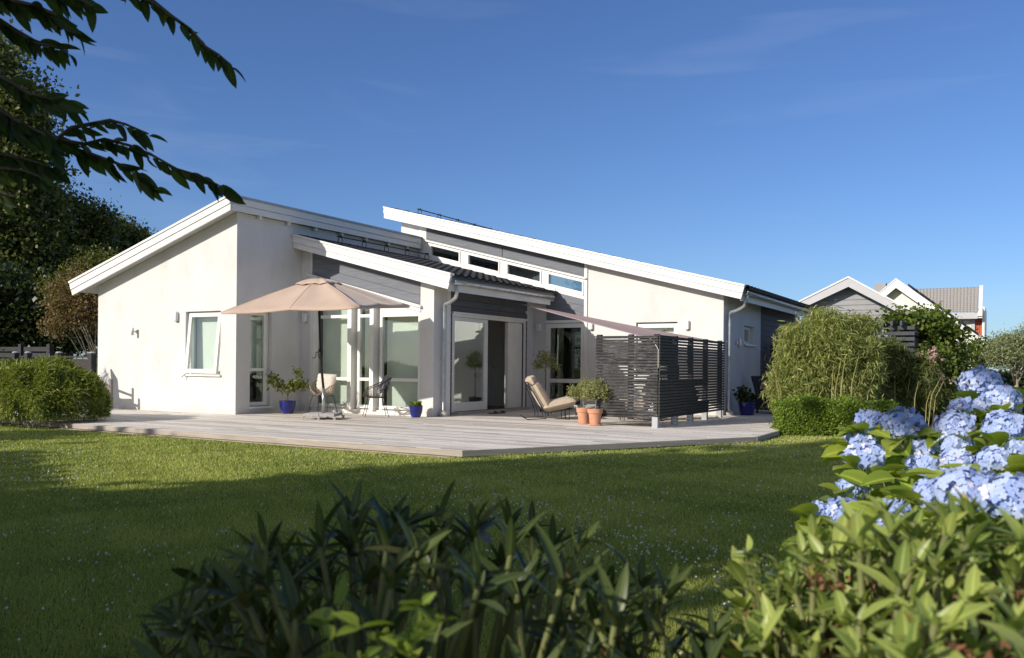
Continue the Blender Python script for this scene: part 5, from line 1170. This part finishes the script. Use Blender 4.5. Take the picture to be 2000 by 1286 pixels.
# ------------------------------------------------------------------ rhododendrons in the foreground
def rhodo(label, cr, cf, rr, rfw, ztop, nwh, mat, seed, leaflen=.105, dried=0, zfun=None, lw=.20, group='rhododendrons in the foreground'):
    rg = np.random.default_rng(seed); rn = random.Random(seed)
    t = thing('rhododendron', label, 'shrub', rf(cr, cf, LZ), 0, group)
    T, F = leaf_tpl(lw, .16, .10, 6, .95); P = []; D = []; S = []; U = []; m = MB(); tips = []
    tries = 0
    while len(tips) < nwh and tries < 20000:
        tries += 1
        a, q = rn.uniform(-1, 1), rn.uniform(-1, 1)
        if a*a+q*q > 1: continue
        r_, f_ = cr+a*rr, cf+q*rfw
        edge = 1-(a*a+q*q)
        z = ztop-.30*(1-edge**.5)*.9+rn.uniform(-.10, .03)
        if zfun: z = zfun(r_, f_, z)
        if any((r_-x)**2+(f_-y)**2+(z-w3)**2 < (.060 if leaflen > .08 else .044)**2 for x, y, w3 in tips): continue
        tips.append((r_, f_, z))
    for r_, f_, z in tips:
        p = rf(r_, f_, z); out = Vector((p.x, p.y, 0))-rf(cr, cf, 0); out.z = 0
        ax = (Vector((0, 0, 1))+out*.9+Vector((rn.uniform(-.35, .35), rn.uniform(-.35, .35), 0))).normalized()
        root = rf(cr+(r_-cr)*.35, cf+(f_-cf)*.35, max(LZ, z-.45)); m.tube([root, p-ax*.15, p], [.008, .006, .0045], 6)
        nl = rn.randint(5, 10); a0 = rn.uniform(0, 6.28); e1 = ax.orthogonal().normalized(); e2 = ax.cross(e1)
        for k in range(nl):
            an = a0+k*2.4; el = rn.uniform(.25, 1.3) if k < nl-4 else rn.uniform(1.2, 2.8)
            d = (e1*math.cos(an)+e2*math.sin(an))+ax*el
            P.append(tuple(p-ax*rn.uniform(0, .035))); D.append(tuple(d)); U.append(tuple(ax*.9-(e1*math.cos(an)+e2*math.sin(an))*.6+Vector((rn.uniform(-.2, .2),)*3))); S.append(leaflen*rn.uniform(.45, 1.2)*(.75 if el > 1 else 1))
    m.build('stem', M['stem'], t, smooth=True)
    bulk('foliage', place(T, np.array(P), np.array(D), np.array(U), np.array(S)), F, M[mat], t, smooth=True, rnd=rg.random(len(P)))
    if dried:
        for r_, f_, z in rn.sample(tips, min(dried, len(tips))):
            p = rf(r_+rn.uniform(-.03, .03), f_-.02, z-rn.uniform(.02, .07))
            Pd = np.array([(p.x+rn.gauss(0, .014), p.y+rn.gauss(0, .014), p.z+rn.gauss(0, .012)) for k in range(30)]); n = len(Pd)
            bulk('dried_flower', place(RH, Pd, rg.normal(size=(n, 3)), rg.normal(size=(n, 3)), np.full(n, .015), np.full(n, .013)), RHF, M['dried'], t)
    return t
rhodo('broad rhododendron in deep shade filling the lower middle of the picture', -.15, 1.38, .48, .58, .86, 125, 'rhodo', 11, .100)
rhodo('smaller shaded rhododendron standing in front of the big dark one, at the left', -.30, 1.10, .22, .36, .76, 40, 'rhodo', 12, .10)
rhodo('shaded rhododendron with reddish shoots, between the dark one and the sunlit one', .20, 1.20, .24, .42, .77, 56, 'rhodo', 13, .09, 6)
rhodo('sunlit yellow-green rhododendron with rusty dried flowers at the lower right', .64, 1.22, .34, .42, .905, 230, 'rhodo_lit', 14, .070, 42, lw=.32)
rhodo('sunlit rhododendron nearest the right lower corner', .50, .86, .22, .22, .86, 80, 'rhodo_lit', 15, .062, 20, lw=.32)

# small-leaved plants mixed in
def sprig(label, c, n, size, mat, rr, h):
    t = thing('young_shoot', label, 'plant', rf(c[0], c[1], LZ)); m = MB(); P = []; D = []
    for k in range(7):
        a = k*.9; tip = rf(c[0]+rr*math.cos(a)*.8, c[1]+rr*math.sin(a)*.8, h-.05*random.random()); m.tube([rf(c[0], c[1], h-.4), rf(c[0]+rr*.3*math.cos(a), c[1]+rr*.3*math.sin(a), h-.15), tip], [.005, .004, .002], 5)
        for j in range(n//7):
            q = random.random(); p = rf(c[0]+rr*math.cos(a)*.8*q, c[1]+rr*math.sin(a)*.8*q, h-.18+.18*q**.6); P.append(tuple(p)); D.append((random.gauss(0, 1), random.gauss(0, 1), .5+random.gauss(0, .3)))
    m.build('stem', M['stem'], t); P = np.array(P); k = len(P); T, F = leaf_tpl(.5, .2, .12, 4)
    bulk('foliage', place(T, P, np.array(D), RNG.normal(size=(k, 3))*.5+np.array([0, 0, 1.0]), size*(.6+.7*RNG.random(k))), F, M[mat], t, smooth=True)
sprig('light green small-leaved rose shoot among the dark rhododendron leaves', (-.15, 1.02), 90, .032, 'herb', .09, .84)
sprig('small fine-leaved shoot at the left end of the sunlit rhododendron', (.40, 1.30), 80, .026, 'rhodo_lit', .06, .86)

# ------------------------------------------------------------------ hydrangea
def hydrangea():
    t = thing('hydrangea', 'blue hydrangea bush in full sun at the right edge, heavy with flower heads', 'hydrangea', rf(1.55, 2.9, LZ))
    Hd = [(1915, 750, 80, 3.3), (1955, 783, 76, 3.1), (1881, 801, 54, 3.2), (1922, 797, 50, 3.15), (1863, 833, 74, 3.0), (1861, 868, 70, 2.95), (1962, 838, 86, 2.9), (1697, 822, 50, 3.2),
          (1764, 832, 84, 3.1), (1688, 893, 78, 2.95), (1669, 951, 60, 2.9), (1682, 860, 54, 3.2), (1803, 912, 66, 2.9), (1868, 902, 62, 2.8), (1940, 900, 62, 2.75), (1990, 884, 60, 2.8), (1890, 958, 118, 2.1),
          (1965, 975, 124, 2.0), (1822, 968, 74, 2.2), (1602, 1003, 52, 2.7), (1652, 1003, 72, 2.6), (1745, 1003, 64, 2.5), (1737, 1032, 50, 2.45), (1692, 1003, 50, 2.6), (1800, 880, 52, 3.0), (1830, 940, 56, 2.7)]
    # floret template: four rounded petals
    T = []; F = []
    for k in range(4):
        a = k*math.pi/2; b = len(T); ca, sa = math.cos(a), math.sin(a)
        for x, y, z in ((0, 0, 0), (.42, .28, .10), (.0, 1.0, .02), (-.42, .28, .10), (.36, .78, .08), (-.36, .78, .08)): T.append((x*ca-y*sa, x*sa+y*ca, z))
        F += [(b, b+1, b+4, b+2), (b, b+2, b+5, b+3)]
    T = np.array(T, float); m = MB(); LP = []; LD = []; LS = []; rn = random.Random(5); root = rf(1.6, 2.75, LZ)
    for px_, py_, wpx, d in Hd:
        c = at(px_, py_, d); rad = wpx/FPX*d/2*.90; n = int(120+ (rad/.08)**2*50)
        i = np.arange(n); ph = np.arccos(1-1.62*(i+.5)/n); th = i*2.39996
        dr = np.stack([np.sin(ph)*np.cos(th), np.sin(ph)*np.sin(th), np.cos(ph)], 1)
        lump = 1+.13*np.sin(dr[:, 0]*6+px_)*np.sin(dr[:, 1]*7)+.07*RNG.normal(size=n)
        P = np.array(tuple(c))+dr*(np.array([1.0, 1.0, .80])*rad)*lump[:, None]
        Dn = np.cross(dr, unit(RNG.normal(size=(n, 3)))); Un = dr+RNG.normal(size=(n, 3))*.62
        base = rn.uniform(-.25, .25); v = np.clip(.45+base+RNG.normal(size=n)*.22, 0, .92); v[RNG.random(n) < .06] = .98
        bulk('flower_head', place(T, P, Dn, Un, np.full(n, .0125)*(.8+.5*RNG.random(n))), F, M['hydflower'], t, rnd=v)
        m.tube([root.lerp(c, .35)+Vector((0, 0, -.1)), c-Vector((0, 0, rad*2.2)), c-Vector((0, 0, rad*.3))], [.006, .005, .004], 6)
        for k in range(9):
            a = rn.uniform(0, 6.28); zz = rad*rn.uniform(.7, 2.6)
            if k < 5: a = math.atan2(-_f.y, -_f.x)+rn.uniform(-1.6, 1.6); zz = rad*rn.uniform(.5, 1.3)
            LP.append((c.x+math.cos(a)*rad*.8, c.y+math.sin(a)*rad*.8, c.z-zz)); LD.append((math.cos(a), math.sin(a), rn.uniform(-.1, .8))); LS.append(rn.uniform(.08, .14))
    for k in range(220):
        q = rn.random(); p = rf(rn.uniform(1.1, 2.3), rn.uniform(2.1, 3.3), 0); z = rn.uniform(.2, .92) if p.length > 0 else 0
        a = rn.uniform(0, 6.28); LP.append((p.x, p.y, min(z, .80))); LD.append((math.cos(a), math.sin(a), rn.uniform(-.2, .7))); LS.append(rn.uniform(.09, .15))
    m.build('stem', M['stem'], t, smooth=True); TL, FL = leaf_tpl(.60, .25, .12, 6, .9); n = len(LP)
    bulk('foliage', place(TL, np.array(LP), np.array(LD), RNG.normal(size=(n, 3))*.35+np.array([0, 0, 1.0]), np.array(LS)), FL, M['hydleaf'], t, smooth=True)
hydrangea()

# ------------------------------------------------------------------ grass and clover
def in_deck(x, y):
    return (y > 9.64) & ((x < -6.27) | (y > 9.62+(x+6.27)*1.772)) & (x < -3.6)
def grass():
    n = 800000; u = RNG.random(n); f = 2.0*(21/2.0)**(u**.85); q = RNG.random(n)*2-1; r_ = np.where(RNG.random(n) < .82, q*.66, np.sign(q)*(.66+.5*np.abs(q)))*f
    x = r_*_r0.x+f*_f.x; y = r_*_r0.y+f*_f.y; k = ~in_deck(x, y) & (y < 20) & ~((y > 9.42) & (y < 9.72) & (x < -6.4)); x, y, f = x[k], y[k], f[k]; n = len(x)
    P = np.stack([x, y, np.full(n, LZ)], 1); D = RNG.normal(size=(n, 3))*.42; D[:, 2] = 1; U = RNG.normal(size=(n, 3)); S = .028*(.6+.8*RNG.random(n)); W = np.clip(.0011*f, .003, .014)
    pt = np.sin(x*1.3+np.sin(y*.9)*2)*np.sin(y*1.1)+.6*np.sin(x*3.7+y*2.1)*np.sin(y*4.3-x*1.9)+.4*np.sin(x*9+y*5)*np.sin(y*8); v = np.clip(.5+.2*pt+RNG.normal(size=n)*.2, 0, .9); v[RNG.random(n) < .04+.06*(pt > .8)] = 1.0; S = S*(1+.25*np.clip(pt, -1, 1))
    bulk('grass', place(TRI, P, D, U, S, W), TRIF, M['grass'], rnd=v, kind='stuff', label='short mown lawn grass')
    n = 9000; u = RNG.random(n); f = 3.0*(18/3.0)**(u**.7); r_ = (RNG.random(n)*2-1)*.64*f; x = r_*_r0.x+f*_f.x; y = r_*_r0.y+f*_f.y
    dens = np.clip(np.sin(x*.9+1.3+np.sin(y))*np.sin(y*.8)+.5*np.sin(x*3.1+y)*np.sin(y*2.7-x), 0, 1); k = ~in_deck(x, y) & (y < 17) & (RNG.random(n) < .12+.88*dens) & ~((y > 9.42) & (y < 9.72)); x, y = x[k], y[k]; n = len(x)
    OC = np.array([(0,0,1),(1,0,0),(0,1,0),(-1,0,0),(0,-1,0),(0,0,-1)], float); OF = [(0,1,2),(0,2,3),(0,3,4),(0,4,1),(5,2,1),(5,3,2),(5,4,3),(5,1,4)]
    P = np.stack([x, y, LZ+.025+.02*RNG.random(n)], 1); S = .0085*(.7+.7*RNG.random(n)); V = P[:, None]+OC[None]*S[:, None, None]
    bulk('clover_flowers', V, OF, M['clover'], kind='stuff', label='small white clover flowers scattered in the lawn')
grass()
